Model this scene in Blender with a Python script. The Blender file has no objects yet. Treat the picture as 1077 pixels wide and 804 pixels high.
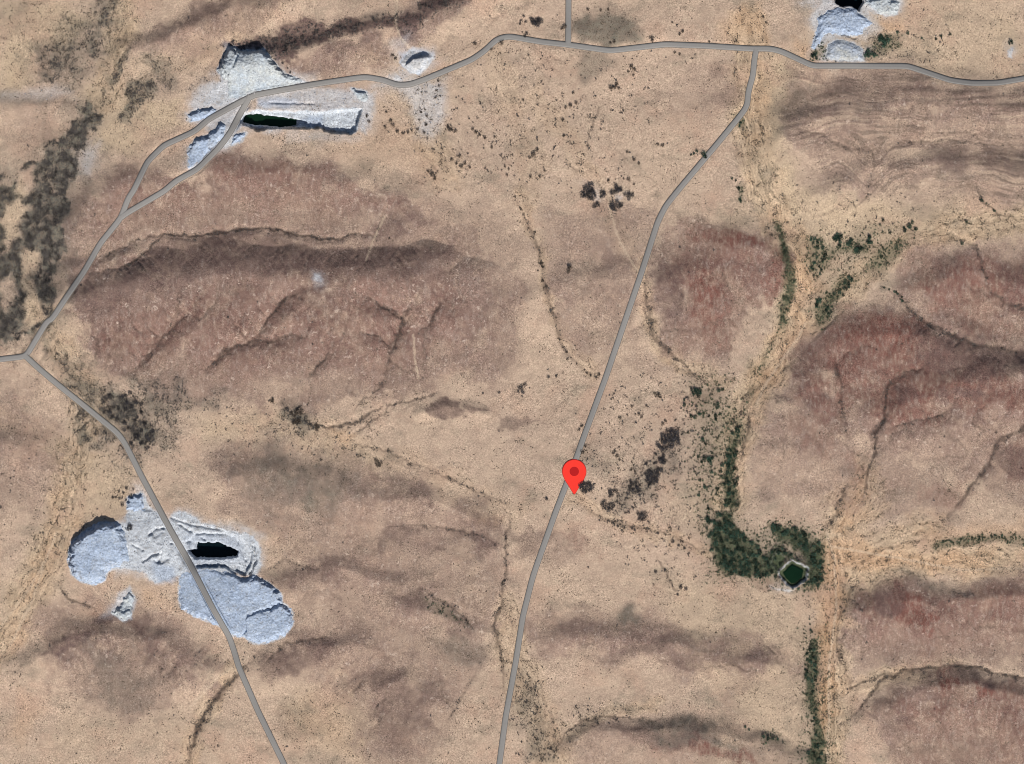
import bpy, bmesh, math, random
import numpy as np

# ------------------------------------------------------------------ basics
S = 2.0                                   # metres on the ground per map unit
CX, CY = 538.5, 402.0
PW, PH = 1077, 804
R = math.radians
rng = np.random.default_rng(11)
random.seed(11)
scene = bpy.context.scene
COL = scene.collection
SUN_EL, SUN_AZ = 41.0, 168.0              # sun stands in the south (bottom of the map)


def wx(x): return (np.asarray(x, dtype=np.float64) - CX) * S
def wy(y): return (CY - np.asarray(y, dtype=np.float64)) * S
def lin(r, g, b):
    f = lambda c: ((c / 255.0 + 0.055) / 1.055) ** 2.4 if c > 10 else c / 255.0 / 12.92
    return (f(r), f(g), f(b), 1.0)
ALB = 1.30                                # how much brighter than its albedo level sunlit ground shows
def alb(r, g, b, k=1.0):
    c = lin(r, g, b)
    return tuple(min(0.85, v / ALB * k) for v in c[:3]) + (1.0,)


def tag(o, label=None, cat=None, group=None, kind=None):
    if label: o["label"] = label
    if cat: o["category"] = cat
    if group: o["group"] = group
    if kind: o["kind"] = kind
    return o


def mesh_obj(name, verts, faces, mat, parent=None, smooth=False):
    me = bpy.data.meshes.new(name)
    v = np.asarray(verts, dtype=np.float32).reshape(-1, 3)
    if isinstance(faces, np.ndarray):
        n, k = faces.shape
        me.vertices.add(len(v)); me.vertices.foreach_set("co", v.ravel())
        me.loops.add(n * k); me.loops.foreach_set("vertex_index", faces.astype(np.int32).ravel())
        me.polygons.add(n)
        me.polygons.foreach_set("loop_start", np.arange(0, n * k, k, dtype=np.int32))
        me.polygons.foreach_set("loop_total", np.full(n, k, dtype=np.int32))
        me.update(calc_edges=True)
    else:
        me.from_pydata([tuple(map(float, p)) for p in v], [], faces)
        me.update()
    if smooth: me.polygons.foreach_set("use_smooth", np.ones(len(me.polygons), dtype=bool))
    if mat: me.materials.append(mat)
    o = bpy.data.objects.new(name, me)
    COL.objects.link(o)
    if parent: o.parent = parent
    return o


def empty(name, loc):
    o = bpy.data.objects.new(name, None)
    o.empty_display_size = 2
    COL.objects.link(o)
    o.location = loc
    return o

# ------------------------------------------------------------------ noise
_perm = {}
def perlin(x, y, seed=0):
    if seed not in _perm:
        r = np.random.default_rng(seed + 1000)
        a = r.random((256, 256), dtype=np.float32) * 6.2831853
        _perm[seed] = (np.cos(a), np.sin(a))
    ga, gb = _perm[seed]
    xi = np.floor(x); yi = np.floor(y)
    fx = (x - xi).astype(np.float32); fy = (y - yi).astype(np.float32)
    xi = xi.astype(np.int64) & 255; yi = yi.astype(np.int64) & 255
    x1 = (xi + 1) & 255; y1 = (yi + 1) & 255
    u = fx * fx * fx * (fx * (fx * 6 - 15) + 10); v = fy * fy * fy * (fy * (fy * 6 - 15) + 10)
    n00 = ga[xi, yi] * fx + gb[xi, yi] * fy
    n10 = ga[x1, yi] * (fx - 1) + gb[x1, yi] * fy
    n01 = ga[xi, y1] * fx + gb[xi, y1] * (fy - 1)
    n11 = ga[x1, y1] * (fx - 1) + gb[x1, y1] * (fy - 1)
    a = n00 + u * (n10 - n00); b = n01 + u * (n11 - n01)
    return (a + v * (b - a)) * 1.5

def fbm(x, y, scale, octv=4, seed=0, gain=0.5):
    t = 0; a = 1.0; f = 1.0 / scale
    for i in range(octv):
        t = t + a * perlin(x * f + 17.3 * i, y * f - 9.1 * i, seed + i)
        a *= gain; f *= 2.03
    return t

def sstep(a, b, x):
    t = np.clip((x - a) / (b - a), 0, 1)
    return t * t * (3 - 2 * t)

# ------------------------------------------------------------------ the ground grid (map units)
MARG = 64
def axis(n):
    dense = np.arange(-MARG, n + MARG + 1, 1.0)
    step, out, t = 1.0, [], 0.0
    while t < 2600:
        step *= 1.22; t += min(step, 220); out.append(t)
    out = np.array(out)
    return np.concatenate([(dense[0] - out)[::-1], dense, dense[-1] + out]), len(out)
AX, NOX = axis(PW); AY, NOY = axis(PH)
PX, PY = np.meshgrid(AX, AY)
PX = PX.astype(np.float64); PY = PY.astype(np.float64)
SH = PX.shape
DENSE_J = slice(NOX, NOX + PW + 2 * MARG + 1); DENSE_I = slice(NOY, NOY + PH + 2 * MARG + 1)
WXN = PX + 9 * fbm(PX, PY, 45, 3, 1) + 2.6 * fbm(PX, PY, 9, 2, 5)
WYN = PY + 9 * fbm(PX, PY, 45, 3, 8) + 2.6 * fbm(PX, PY, 9, 2, 12)
WXL = PX + 9 * fbm(PX, PY, 55, 2, 1)
WYL = PY + 8 * fbm(PX, PY, 55, 2, 8)
WX2 = PX + 2.2 * fbm(PX, PY, 11, 3, 15)
WY2 = PY + 2.2 * fbm(PX, PY, 11, 3, 19)
WX3 = PX + 0.9 * fbm(PX, PY, 5, 2, 23)
WY3 = PY + 0.9 * fbm(PX, PY, 5, 2, 27)

def _window(pts, pad):
    p = np.asarray(pts, float)
    i0 = np.searchsorted(AY, p[:, 1].min() - pad); i1 = np.searchsorted(AY, p[:, 1].max() + pad)
    j0 = np.searchsorted(AX, p[:, 0].min() - pad); j1 = np.searchsorted(AX, p[:, 0].max() + pad)
    return slice(i0, i1), slice(j0, j1)

def line_dist(pts, X, Y, closed=False, signed=False):
    p = np.asarray(pts, float)
    d = np.full(X.shape, 1e9); inside = np.zeros(X.shape, bool); side = np.zeros(X.shape); tt = np.zeros(X.shape)
    n = len(p); acc = 0.0
    for i in range(n if closed else n - 1):
        a = p[i]; b = p[(i + 1) % n]
        ex, ey = b - a; L2 = ex * ex + ey * ey + 1e-9
        rx = X - a[0]; ry = Y - a[1]
        t = np.clip((rx * ex + ry * ey) / L2, 0, 1)
        dx = rx - t * ex; dy = ry - t * ey
        q = dx * dx + dy * dy
        if closed:
            c = ((a[1] > Y) != (b[1] > Y)) & (X < (b[0] - a[0]) * (Y - a[1]) / (b[1] - a[1] + 1e-12) + a[0])
            inside ^= c
        if signed:
            m = q < d
            side = np.where(m, dy, side)
            tt = np.where(m, acc + t * math.sqrt(L2), tt); acc += math.sqrt(L2)
        d = np.minimum(d, q)
    d = np.sqrt(d)
    if closed: return np.where(inside, d, -d)
    if signed: return d, side, tt
    return d

def poly_mask(pts, soft=6, warp=1, pad=None, inner=None):
    """1 inside, fading across the outline; outline roughened by the warp level"""
    m = np.zeros(SH)
    w = _window(pts, (pad or soft) + 26)
    X, Y = [(PX, PY), (WXN, WYN), (WX2, WY2), (WX3, WY3)][warp]
    sd = line_dist(pts, X[w], Y[w], closed=True)
    m[w] = sstep(-soft, soft if inner is None else inner, sd)
    return m

def poly_sd(pts, warp=3, pad=30):
    m = np.full(SH, -99.0)
    w = _window(pts, pad)
    X, Y = [(PX, PY), (WXN, WYN), (WX2, WY2), (WX3, WY3)][warp]
    m[w] = line_dist(pts, X[w], Y[w], closed=True)
    return m

def line_mask(pts, width, warp=3, soft=1.0, taper=False):
    m = np.zeros(SH)
    w = _window(pts, width * 2.5 + 14)
    X, Y = [(PX, PY), (WXN, WYN), (WX2, WY2), (WX3, WY3)][warp]
    if taper:
        d, _s, t = line_dist(pts, X[w], Y[w], signed=True)
        L = float(np.sum(np.hypot(*np.diff(np.asarray(pts, float), axis=0).T)))
        k = np.clip(np.minimum(t, L - t) / (.22 * L), .12, 1) * np.clip(.85 + .6 * RAG[w], .35, 1.25)
        width = width * (.45 + .55 * k) * 1.15
        m[w] = (1 - sstep(width * (1 - 0.8 * soft), width * (1 + 0.8 * soft), d)) * np.clip(.25 + k, 0, 1)
        return m
    d = line_dist(pts, X[w], Y[w])
    m[w] = 1 - sstep(width * (1 - 0.8 * soft), width * (1 + 0.8 * soft), d)
    return m

# ------------------------------------------------------------------ traced layout of the place
ROADS = {
 "west": [(-60, 388), (0, 378), (27, 375), (50, 338), (55, 336), (88, 286), (105, 256), (127, 229), (135, 208.5), (141, 200), (155, 170), (172, 153), (205, 138), (220, 125), (251, 108), (268, 100)],
 "bypass": [(127, 229), (132, 225), (173, 201), (185, 190.5), (208, 178), (230, 156), (242, 140), (252, 120), (263, 101)],
 "north": [(268, 100), (300, 94), (328, 89), (375, 82), (385, 81), (403, 84), (417, 89.3), (430, 89), (445, 84), (496, 62.7), (510, 53), (520, 43), (527, 39.5), (536, 38), (570, 43.9), (598, 47), (640, 53), (648, 52.6), (700, 46.6), (745, 48.3), (790, 51.2), (810, 51.2), (822, 54), (854.6, 69.4), (955, 69.4), (1000, 84.5), (1022, 87.5), (1050, 87.2), (1077, 82.7), (1140, 70)],
 "spur": [(598, -62), (598, 0), (597.6, 47)],
 "middle": [(795.5, 52), (793.6, 62), (792, 80), (787.5, 95), (786, 111), (780, 120), (755.5, 150), (713, 200.5), (700, 217), (692, 233), (675, 286), (658, 336), (636.5, 399), (615, 457), (605, 485), (585, 537), (562.6, 600), (559, 612), (550, 648), (542.5, 696), (532, 753), (525.6, 801), (517, 864)],
 "south": [(27, 375), (40, 387), (57.6, 402), (123, 455), (131, 466), (148, 500), (175, 550), (203, 600), (225.6, 643), (241, 670), (246, 685), (250.7, 701), (271, 748), (297, 801), (325, 862)],
}
GULLIES = [
 # (points, width, darkness, depth m, scrub density)
 ([(86,292),(98,287),(110,285),(130,281),(150,269),(163,255),(173,247),(200,248.6),(226,245),(248,242),(270,241),(295,242),(320,248.6),(340,252),(355,252),(375,246),(395,247),(399,238),(403,229)],1.3,.9,5,.8),
 ([(100,278),(120,264),(145,252),(173,247)],1.0,.6,3,.5),
 ([(140,391),(163,366),(180,346),(196,331)],1.2,.5,5,.3),
 ([(215,391),(231,374),(248,364),(270,358),(285,360),(308,351)],1.5,.6,5,.5),
 ([(270,360),(280,339),(288,329),(298,317),(313,306)],1.3,.7,6,.4),
 ([(405,402),(407,385),(412,371),(420,349),(423,334),(412,327),(400,321),(383,311)],1.5,.7,5,.6),
 ([(423,338),(425,331),(430,321)],1,.7,3,.3),
 ([(410,366),(398,353),(380,350)],1.1,.6,3,.3),
 ([(437,351),(450,345),(456,334),(468,314)],1.2,.6,3,.4),
 ([(324,401),(334,386),(343,376),(348,366)],1.5,.6,4,.4),
 ([(368,462),(380,452),(390,444),(400,438),(410,426),(435,422),(463,413)],1.2,.6,2,.6),
 ([(322,447),(345,450),(365,447),(378,442),(405,427)],1.4,.7,2,.9),
 ([(373,430),(388,417),(405,402)],1.1,.5,2,.5),
 ([(353,458),(380,470),(410,475),(430,487),(448,493),(465,500),(496,515),(521,525),(536,532)],1.3,.35,1.5,.6),
 ([(536,540),(536,552),(531,572),(533,592),(533,603),(528,618),(528,636),(519,660),(526,681),(528,700),(530,730)],1.6,.6,3,.8),
 ([(542,206),(552,231),(560,246),(566,261),(568,276),(573,301),(578,319),(585,341),(591,364),(600,377),(613,388),(628,395)],1.5,.42,2.5,.55),
 ([(680,285),(679,305),(680,321),(688,354),(700,366),(718,381),(726,392),(745,402)],2.2,.5,3,.9),
 ([(929,304),(947,311),(957,324),(972,339),(997,351),(1028,364),(1077,371),(1120,380)],2.2,.55,4,.8),
 ([(1000,248),(1020,255),(1028,262),(1035,286),(1040,306),(1060,321),(1100,330)],1.8,.4,3,.6),
 ([(1027,190),(1029,203),(1035,213),(1053,226),(1077,232)],1.5,.5,1,.5),
 ([(950,391),(940,400),(932,410),(930,442),(921,455),(921,477),(915,490),(911,507),(910,530)],1.6,.7,4,.7),
 ([(927,452),(947,448),(980,440),(1000,430)],1.5,.5,3,.4),
 ([(880,380),(884,407),(887,434),(890,455)],1.5,.45,2,.7),
 ([(893,508),(882,527),(880,542),(867,555)],2.0,.5,2,.8),
 ([(1110,440),(1074,452),(1053,462),(1038,492),(1020,515),(1005,537),(992,546)],2.2,.65,4,.6),
 ([(884,763),(892,757),(900,751),(908,742),(915,731),(932,713),(952,706),(982,702),(1020,701),(1048,709),(1073,713),(1110,716)],1.7,.75,3,.9),
 ([(893,724),(905,719),(920,713),(945,706)],1.4,.5,1.5,.7),
 ([(882,658),(880,683),(885,695),(890,706),(896,726)],1.6,.5,1.5,.8),
 ([(882,658),(886,645),(892,633),(900,613)],1.6,.45,1.5,.7),
 ([(582,790),(590,780),(598,768),(613,758),(640,755),(680,756)],1.3,.6,2,.6),
 ([(270,690),(266,696),(241,718),(226,736),(213,756),(203,778),(196,805)],2.6,.75,3,1.0),
 ([(63,612),(66,622),(72,630),(88,636),(100,640)],1.4,.6,1.5,.6),
 ([(597,525),(635,547),(680,557),(705,563),(735,577),(752,584)],1.2,.4,1.5,.5),
 ([(690,583),(700,603),(706,614),(713,626)],1.6,.5,1.5,.8),
 ([(635,105),(623,130),(618,153),(615,166)],1.2,.45,1,.5),
 ([(592,160),(600,175),(615,185)],1,.3,1,.4),
 ([(790,430),(787,450),(782,470),(778,490)],1.4,.5,1.5,.6),
 ([(505,700),(490,725),(480,745),(470,760)],1.4,.3,1.5,.4),
 ([(390,760),(397,745),(405,735),(395,770)],1.2,.35,1.5,.4),
 ([(270,605),(300,590),(330,600),(345,590)],1.2,.35,1.5,.3),
 ([(270,706),(300,678),(345,670),(352,662)],1.3,.5,2,.4),
 ([(405,555),(440,552),(470,557),(500,562),(522,572),(530,590)],1.2,.4,2,.3),
 ([(441,618),(460,630),(478,640),(492,652),(500,668)],1.4,.45,2,.6),
 ([(866,150),(900,158),(918,160),(920,172),(916,185),(912,200)],1.5,.35,2,.3),
 ([(922,151),(960,150),(1000,148),(1040,152),(1077,156)],1.3,.4,2,.3),
 ([(840,135),(865,142),(880,152),(890,160)],1.3,.4,2,.3),
]
TRACKS = [  # pale vehicle and stock tracks
 [(640,205),(641,219),(648,243),(654,258),(666,278),(672,288)], [(385,274),(394,250),(404,228)],
 [(418,0),(416,22),(420,38),(430,50)], [(300,160),(306,165)], [(848,340),(838,358),(822,380),(806,404),(796,425)],
 [(870,560),(878,590),(880,640),(872,700),(872,760),(870,804),(868,860)],
 [(435,352),(436,375),(440,398)], [(340,93),(350,105),(362,112)], [(322,95),(325,108),(322,118)], [(45,600),(30,640),(10,680)],
 [(60,560),(48,590),(30,620),(0,660)], [(262,690),(230,712),(200,745)], [(170,560),(150,545),(140,535)],
 [(875,575),(960,590),(1010,600),(1077,598)], [(440,100),(436,125),(430,140)], [(462,100),(464,125),(466,140)], [(178,200),(190,192),(215,172),(238,150)],
]
RIDGES = [  # crest line, height, width to the north, width to the south (map units)
 ([(60,322),(80,315),(112,312),(140,302),(200,296),(260,296),(330,300),(400,300),(455,292)],34,42,120),
 ([(62,240),(100,210),(160,190),(220,182),(300,185),(380,195),(430,210)],16,30,40),
 ([(250,66),(300,58),(370,42),(430,26),(500,0),(560,-30)],20,24,40),
 ([(140,55),(190,32),(250,14),(330,-10)],12,22,34),
 ([(590,300),(630,288),(662,290)],10,25,70),
 ([(700,296),(740,280),(780,262),(812,272)],20,38,90),
 ([(835,420),(880,370),(930,350),(985,352)],24,40,110),
 ([(975,300),(1020,290),(1077,300),(1130,305)],22,36,50),
 ([(950,420),(1000,405),(1077,395),(1140,390)],30,40,90),
 ([(900,640),(940,632),(980,640),(1030,632),(1077,622),(1130,615)],22,30,50),
 ([(940,735),(985,722),(1030,722),(1077,735),(1120,740)],22,22,80),
 ([(820,150),(880,120),(960,108),(1040,110),(1120,112)],14,40,60),
 ([(870,205),(920,182),(1000,170),(1077,176),(1130,180)],10,24,34),
 ([(40,690),(80,672),(120,668),(170,680),(205,700)],14,24,60),
 ([(225,500),(270,492),(320,505),(360,520)],10,26,36),
 ([(390,520),(440,525),(500,548),(525,570)],10,20,30),
 ([(300,610),(360,600),(410,615)],9,20,32),
 ([(270,700),(320,682),(372,672)],10,18,40),
 ([(410,625),(450,640),(500,664)],8,14,26),
 ([(400,720),(430,710),(450,740)],8,20,50),
 ([(590,668),(660,672),(730,688),(800,694)],8,24,26),
 ([(610,775),(660,768),(720,766),(790,778),(830,795)],16,14,50),
 ([(-40,480),(0,470),(40,480)],10,30,40), ([(-40,110),(0,112),(60,108)],6,20,40),
 ([(440,432),(470,428),(505,434)],6,12,14), ([(580,50),(640,30),(690,40)],4,30,30),
]
HILL = [ # brown varnished rock
 ([(58,260),(65,215),(105,185),(150,170),(200,190),(250,158),(330,165),(420,205),(460,232),(520,255),(550,300),(545,360),(510,400),(450,412),(390,422),(300,430),(220,420),(150,412),(112,398),(88,362),(75,320)],12,.72),
 ([(580,225),(640,215),(690,222),(675,285),(655,340),(630,385),(600,370),(578,310),(565,260)],12,.5),
 ([(690,240),(745,228),(800,238),(828,275),(828,312),(795,310),(778,345),(760,385),(730,380),(700,360),(682,320)],10,.65),
 ([(650,330),(670,350),(720,385),(690,390),(650,370)],10,.35),
 ([(830,390),(868,330),(930,312),(965,262),(1010,254),(1140,262),(1140,565),(1060,525),(1000,500),(940,485),(900,460),(850,440),(815,425)],9,.66),
 ([(790,470),(806,430),(900,455),(1000,500),(1000,545),(890,535),(800,528)],10,.5),
 ([(893,640),(915,612),(960,608),(1000,616),(1077,602),(1140,600),(1140,698),(1010,700),(900,700),(885,670)],9,.68),
 ([(915,745),(945,715),(1000,706),(1050,712),(1140,718),(1140,860),(970,860),(930,790)],9,.6),
 ([(815,85),(860,74),(955,72),(1000,90),(1140,95),(1140,215),(980,205),(880,198),(845,165),(820,125)],10,.52),
 ([(285,66),(340,48),(400,38),(418,55),(410,72),(345,84),(300,82)],7,.6),
 ([(140,50),(175,22),(230,-5),(310,-10),(270,25),(215,50),(165,62)],8,.45),
 ([(418,45),(420,18),(445,-20),(530,-25),(480,15),(445,45)],6,.55),
 ([(0,455),(45,460),(60,480),(40,505),(0,510)],12,.3), ([(0,110),(40,102),(85,105),(60,135),(0,160)],10,.3),
 ([(690,105),(735,70),(780,65),(785,105),(740,125)],14,.28),
 ([(270,600),(300,580),(350,590),(420,585),(430,620),(380,640),(320,645),(285,640)],14,.4),
 ([(345,640),(400,635),(470,650),(430,700),(380,690),(350,665)],14,.25),
 ([(560,640),(640,650),(720,668),(820,680),(820,706),(720,702),(640,690),(580,680)],16,.34),
 ([(540,560),(570,555),(620,570),(600,590),(550,590)],10,.35),
 ([(215,480),(300,455),(345,480),(400,500),(380,560),(300,545),(240,530)],14,.25),
 ([(500,595),(535,580),(555,610),(530,640),(505,640)],12,.3),
 ([(225,480),(300,460),(400,490),(520,530),(540,600),(510,700),(440,810),(380,810),(350,720),(280,700),(330,640),(300,590),(240,545)],22,.58), ([(40,640),(110,630),(200,660),(215,720),(120,760),(50,710)],16,.6),
 ([(545,650),(640,640),(760,660),(850,690),(850,715),(720,712),(640,700),(560,690)],14,.65), ([(-40,400),(30,410),(65,470),(50,530),(-40,540)],18,.5), ([(590,790),(620,760),(760,755),(850,800),(850,850),(600,850)],12,.4),
 ([(430,210),(520,210),(560,260),(555,380),(500,410),(440,400)],20,.35),
]
DARK = [ # dark brown-purple stony slopes; the first outline also paints in north-slope shade
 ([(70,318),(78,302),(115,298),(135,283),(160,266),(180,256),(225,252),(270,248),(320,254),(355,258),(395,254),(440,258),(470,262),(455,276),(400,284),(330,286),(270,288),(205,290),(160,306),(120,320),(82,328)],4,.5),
 ([(395,232),(450,226),(452,232),(420,245),(400,248)],5,.5),
 ([(390,300),(440,280),(455,290),(430,300)],6,.4),
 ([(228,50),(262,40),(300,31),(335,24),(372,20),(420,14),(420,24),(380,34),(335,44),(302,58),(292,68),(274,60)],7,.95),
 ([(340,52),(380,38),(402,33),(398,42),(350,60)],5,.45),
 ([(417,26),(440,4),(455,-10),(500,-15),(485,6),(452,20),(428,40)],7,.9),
 ([(160,32),(200,12),(240,-4),(235,8),(190,26)],6,.6),
 ([(612,290),(622,276),(640,268),(660,272),(668,285),(650,282),(630,288)],5,.45),
 ([(690,288),(706,280),(722,285),(722,320),(705,335),(690,318)],7,.45),
 ([(970,345),(1010,352),(1077,366),(1120,370),(1110,405),(1077,395),(1010,398),(975,392),(962,375)],9,.6),
 ([(945,408),(990,412),(1030,405),(1035,416),(990,422),(950,420)],6,.6),
 ([(975,270),(1010,262),(1015,280),(980,290)],10,.3), ([(1050,275),(1110,275),(1110,330),(1060,318)],10,.35),
 ([(820,395),(840,360),(865,340),(875,370),(845,400)],10,.3),
 ([(1050,478),(1110,455),(1110,500),(1060,505),(1045,498)],7,.5),
 ([(915,622),(950,618),(958,635),(940,650),(918,640)],6,.55),
 ([(960,708),(1010,704),(1048,714),(1040,722),(1000,716)],6,.6),
 ([(930,755),(955,752),(960,762),(930,766)],5,.45),
 ([(820,130),(845,108),(870,112),(890,120),(860,128),(830,138)],8,.5),
 ([(830,78),(880,82),(930,88),(985,98),(960,100),(890,92),(835,86)],7,.35),
 ([(950,168),(1000,160),(1077,160),(1120,165),(1110,182),(1040,178),(990,178)],9,.45),
 ([(42,692),(55,675),(70,662),(90,660),(92,672),(70,686),(48,698)],5,.75),
 ([(100,646),(125,645),(165,655),(155,668),(130,662)],6,.6),
 ([(130,690),(170,680),(195,700),(190,720),(160,700)],10,.35),
 ([(275,690),(320,678),(355,668),(365,680),(345,700),(310,712),(280,708)],9,.55),
 ([(300,605),(340,600),(360,612),(320,620)],9,.4),
 ([(330,590),(360,585),(372,592),(345,600)],5,.5),
 ([(410,622),(440,620),(455,635),(445,648),(428,640),(412,632)],7,.45),
 ([(418,685),(445,684),(448,698),(425,698)],6,.35),
 ([(462,655),(490,658),(500,668),(475,668)],6,.45),
 ([(385,712),(420,700),(450,730),(460,760),(430,800),(395,790),(390,750)],16,.4),
 ([(445,434),(462,422),(480,424),(492,432),(478,438),(455,440)],4,.75),
 ([(488,424),(508,430),(512,434),(492,436)],3,.65), ([(520,442),(545,444),(572,448),(545,454),(525,450)],4,.5),
 ([(390,500),(440,498),(455,512),(435,520),(395,512)],8,.4), ([(395,555),(440,560),(470,575),(440,580),(400,572)],8,.45),
 ([(478,562),(515,562),(528,578),(510,590),(490,575)],6,.45), ([(436,524),(460,526),(462,533),(440,531)],5,.5),
 ([(640,682),(700,678),(760,690),(830,690),(830,696),(740,700),(660,695)],7,.45),
 ([(575,655),(605,645),(625,658),(600,668),(580,666)],8,.4),
 ([(650,768),(700,760),(740,764),(760,775),(720,784),(670,780)],6,.5),
 ([(675,110),(700,95),(690,112)],6,.2), ([(735,65),(772,70),(780,82),(745,80)],6,.35), ([(740,92),(780,92),(775,108),(745,112)],8,.35),
 ([(540,565),(562,558),(580,572),(560,585),(542,585)],6,.35),
]
RED = [
 ([(860,345),(930,315),(970,330),(1000,370),(1077,400),(1140,410),(1140,450),(1000,430),(930,440),(840,420),(830,395)],14,.5), ([(975,275),(1050,265),(1140,300),(1140,340),(1050,330),(990,310)],12,.5),
 ([(900,625),(1000,622),(1140,610),(1140,680),(1000,690),(905,680)],12,.32), ([(940,730),(1050,720),(1140,725),(1140,830),(960,820)],14,.32), ([(700,245),(800,240),(826,290),(790,300),(770,360),(720,370)],12,.35),
 ([(110,200),(200,195),(330,170),(420,215),(330,235),(180,240),(110,260)],14,.28), ([(100,330),(250,310),(420,300),(500,330),(440,400),(250,410),(120,385)],18,.22),
 ([(718,248),(760,240),(795,243),(800,258),(760,262),(725,258)],6,.8),
 ([(728,300),(755,290),(775,318),(762,332),(772,365),(752,378),(735,365),(722,330)],8,.75),
 ([(795,275),(826,270),(832,300),(812,315),(795,300)],7,.65),
 ([(885,340),(925,325),(960,350),(975,368),(945,378),(905,362),(880,360)],10,.7),
 ([(880,385),(930,378),(960,395),(935,408),(895,400)],10,.45), ([(820,398),(850,385),(872,395),(850,405)],8,.5),
 ([(960,290),(1000,300),(1050,320),(1077,345),(1110,350),(1110,362),(1040,350),(980,325)],10,.55),
 ([(945,408),(975,405),(990,415),(972,424),(950,420)],6,.8), ([(975,512),(1010,508),(1018,520),(985,530),(965,528)],7,.45),
 ([(1055,475),(1110,465),(1110,500),(1065,500)],8,.6),
 ([(925,618),(945,614),(962,625),(972,640),(992,652),(985,658),(955,655),(940,645)],5,.85),
 ([(992,712),(1020,716),(1045,724),(1050,735),(1035,738),(1010,724),(990,722)],5,.85),
 ([(975,726),(992,730),(1000,748),(985,758),(972,745)],6,.5), ([(1050,640),(1075,640),(1070,665),(1050,660)],8,.45),
 ([(722,770),(738,768),(748,782),(790,792),(800,800),(760,798),(728,785)],4,.85), ([(675,775),(715,775),(720,785),(690,788)],5,.6),
 ([(790,612),(815,608),(828,620),(800,622)],4,.55), ([(105,640),(135,655),(165,665),(140,665)],5,.4),
 ([(370,85),(375,110),(330,115),(325,100),(345,95)],6,.35),
 ([(200,150),(240,175),(300,170),(380,190),(320,185),(230,190)],12,.35), ([(75,335),(130,345),(220,350),(320,390),(240,400),(120,370)],16,.3),
 ([(900,505),(890,480),(905,470),(912,500)],6,.45),
 ([(840,450),(890,440),(880,470),(840,480)],12,.3), ([(580,560),(640,575),(630,588),(585,575)],6,.4),
]
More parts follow.
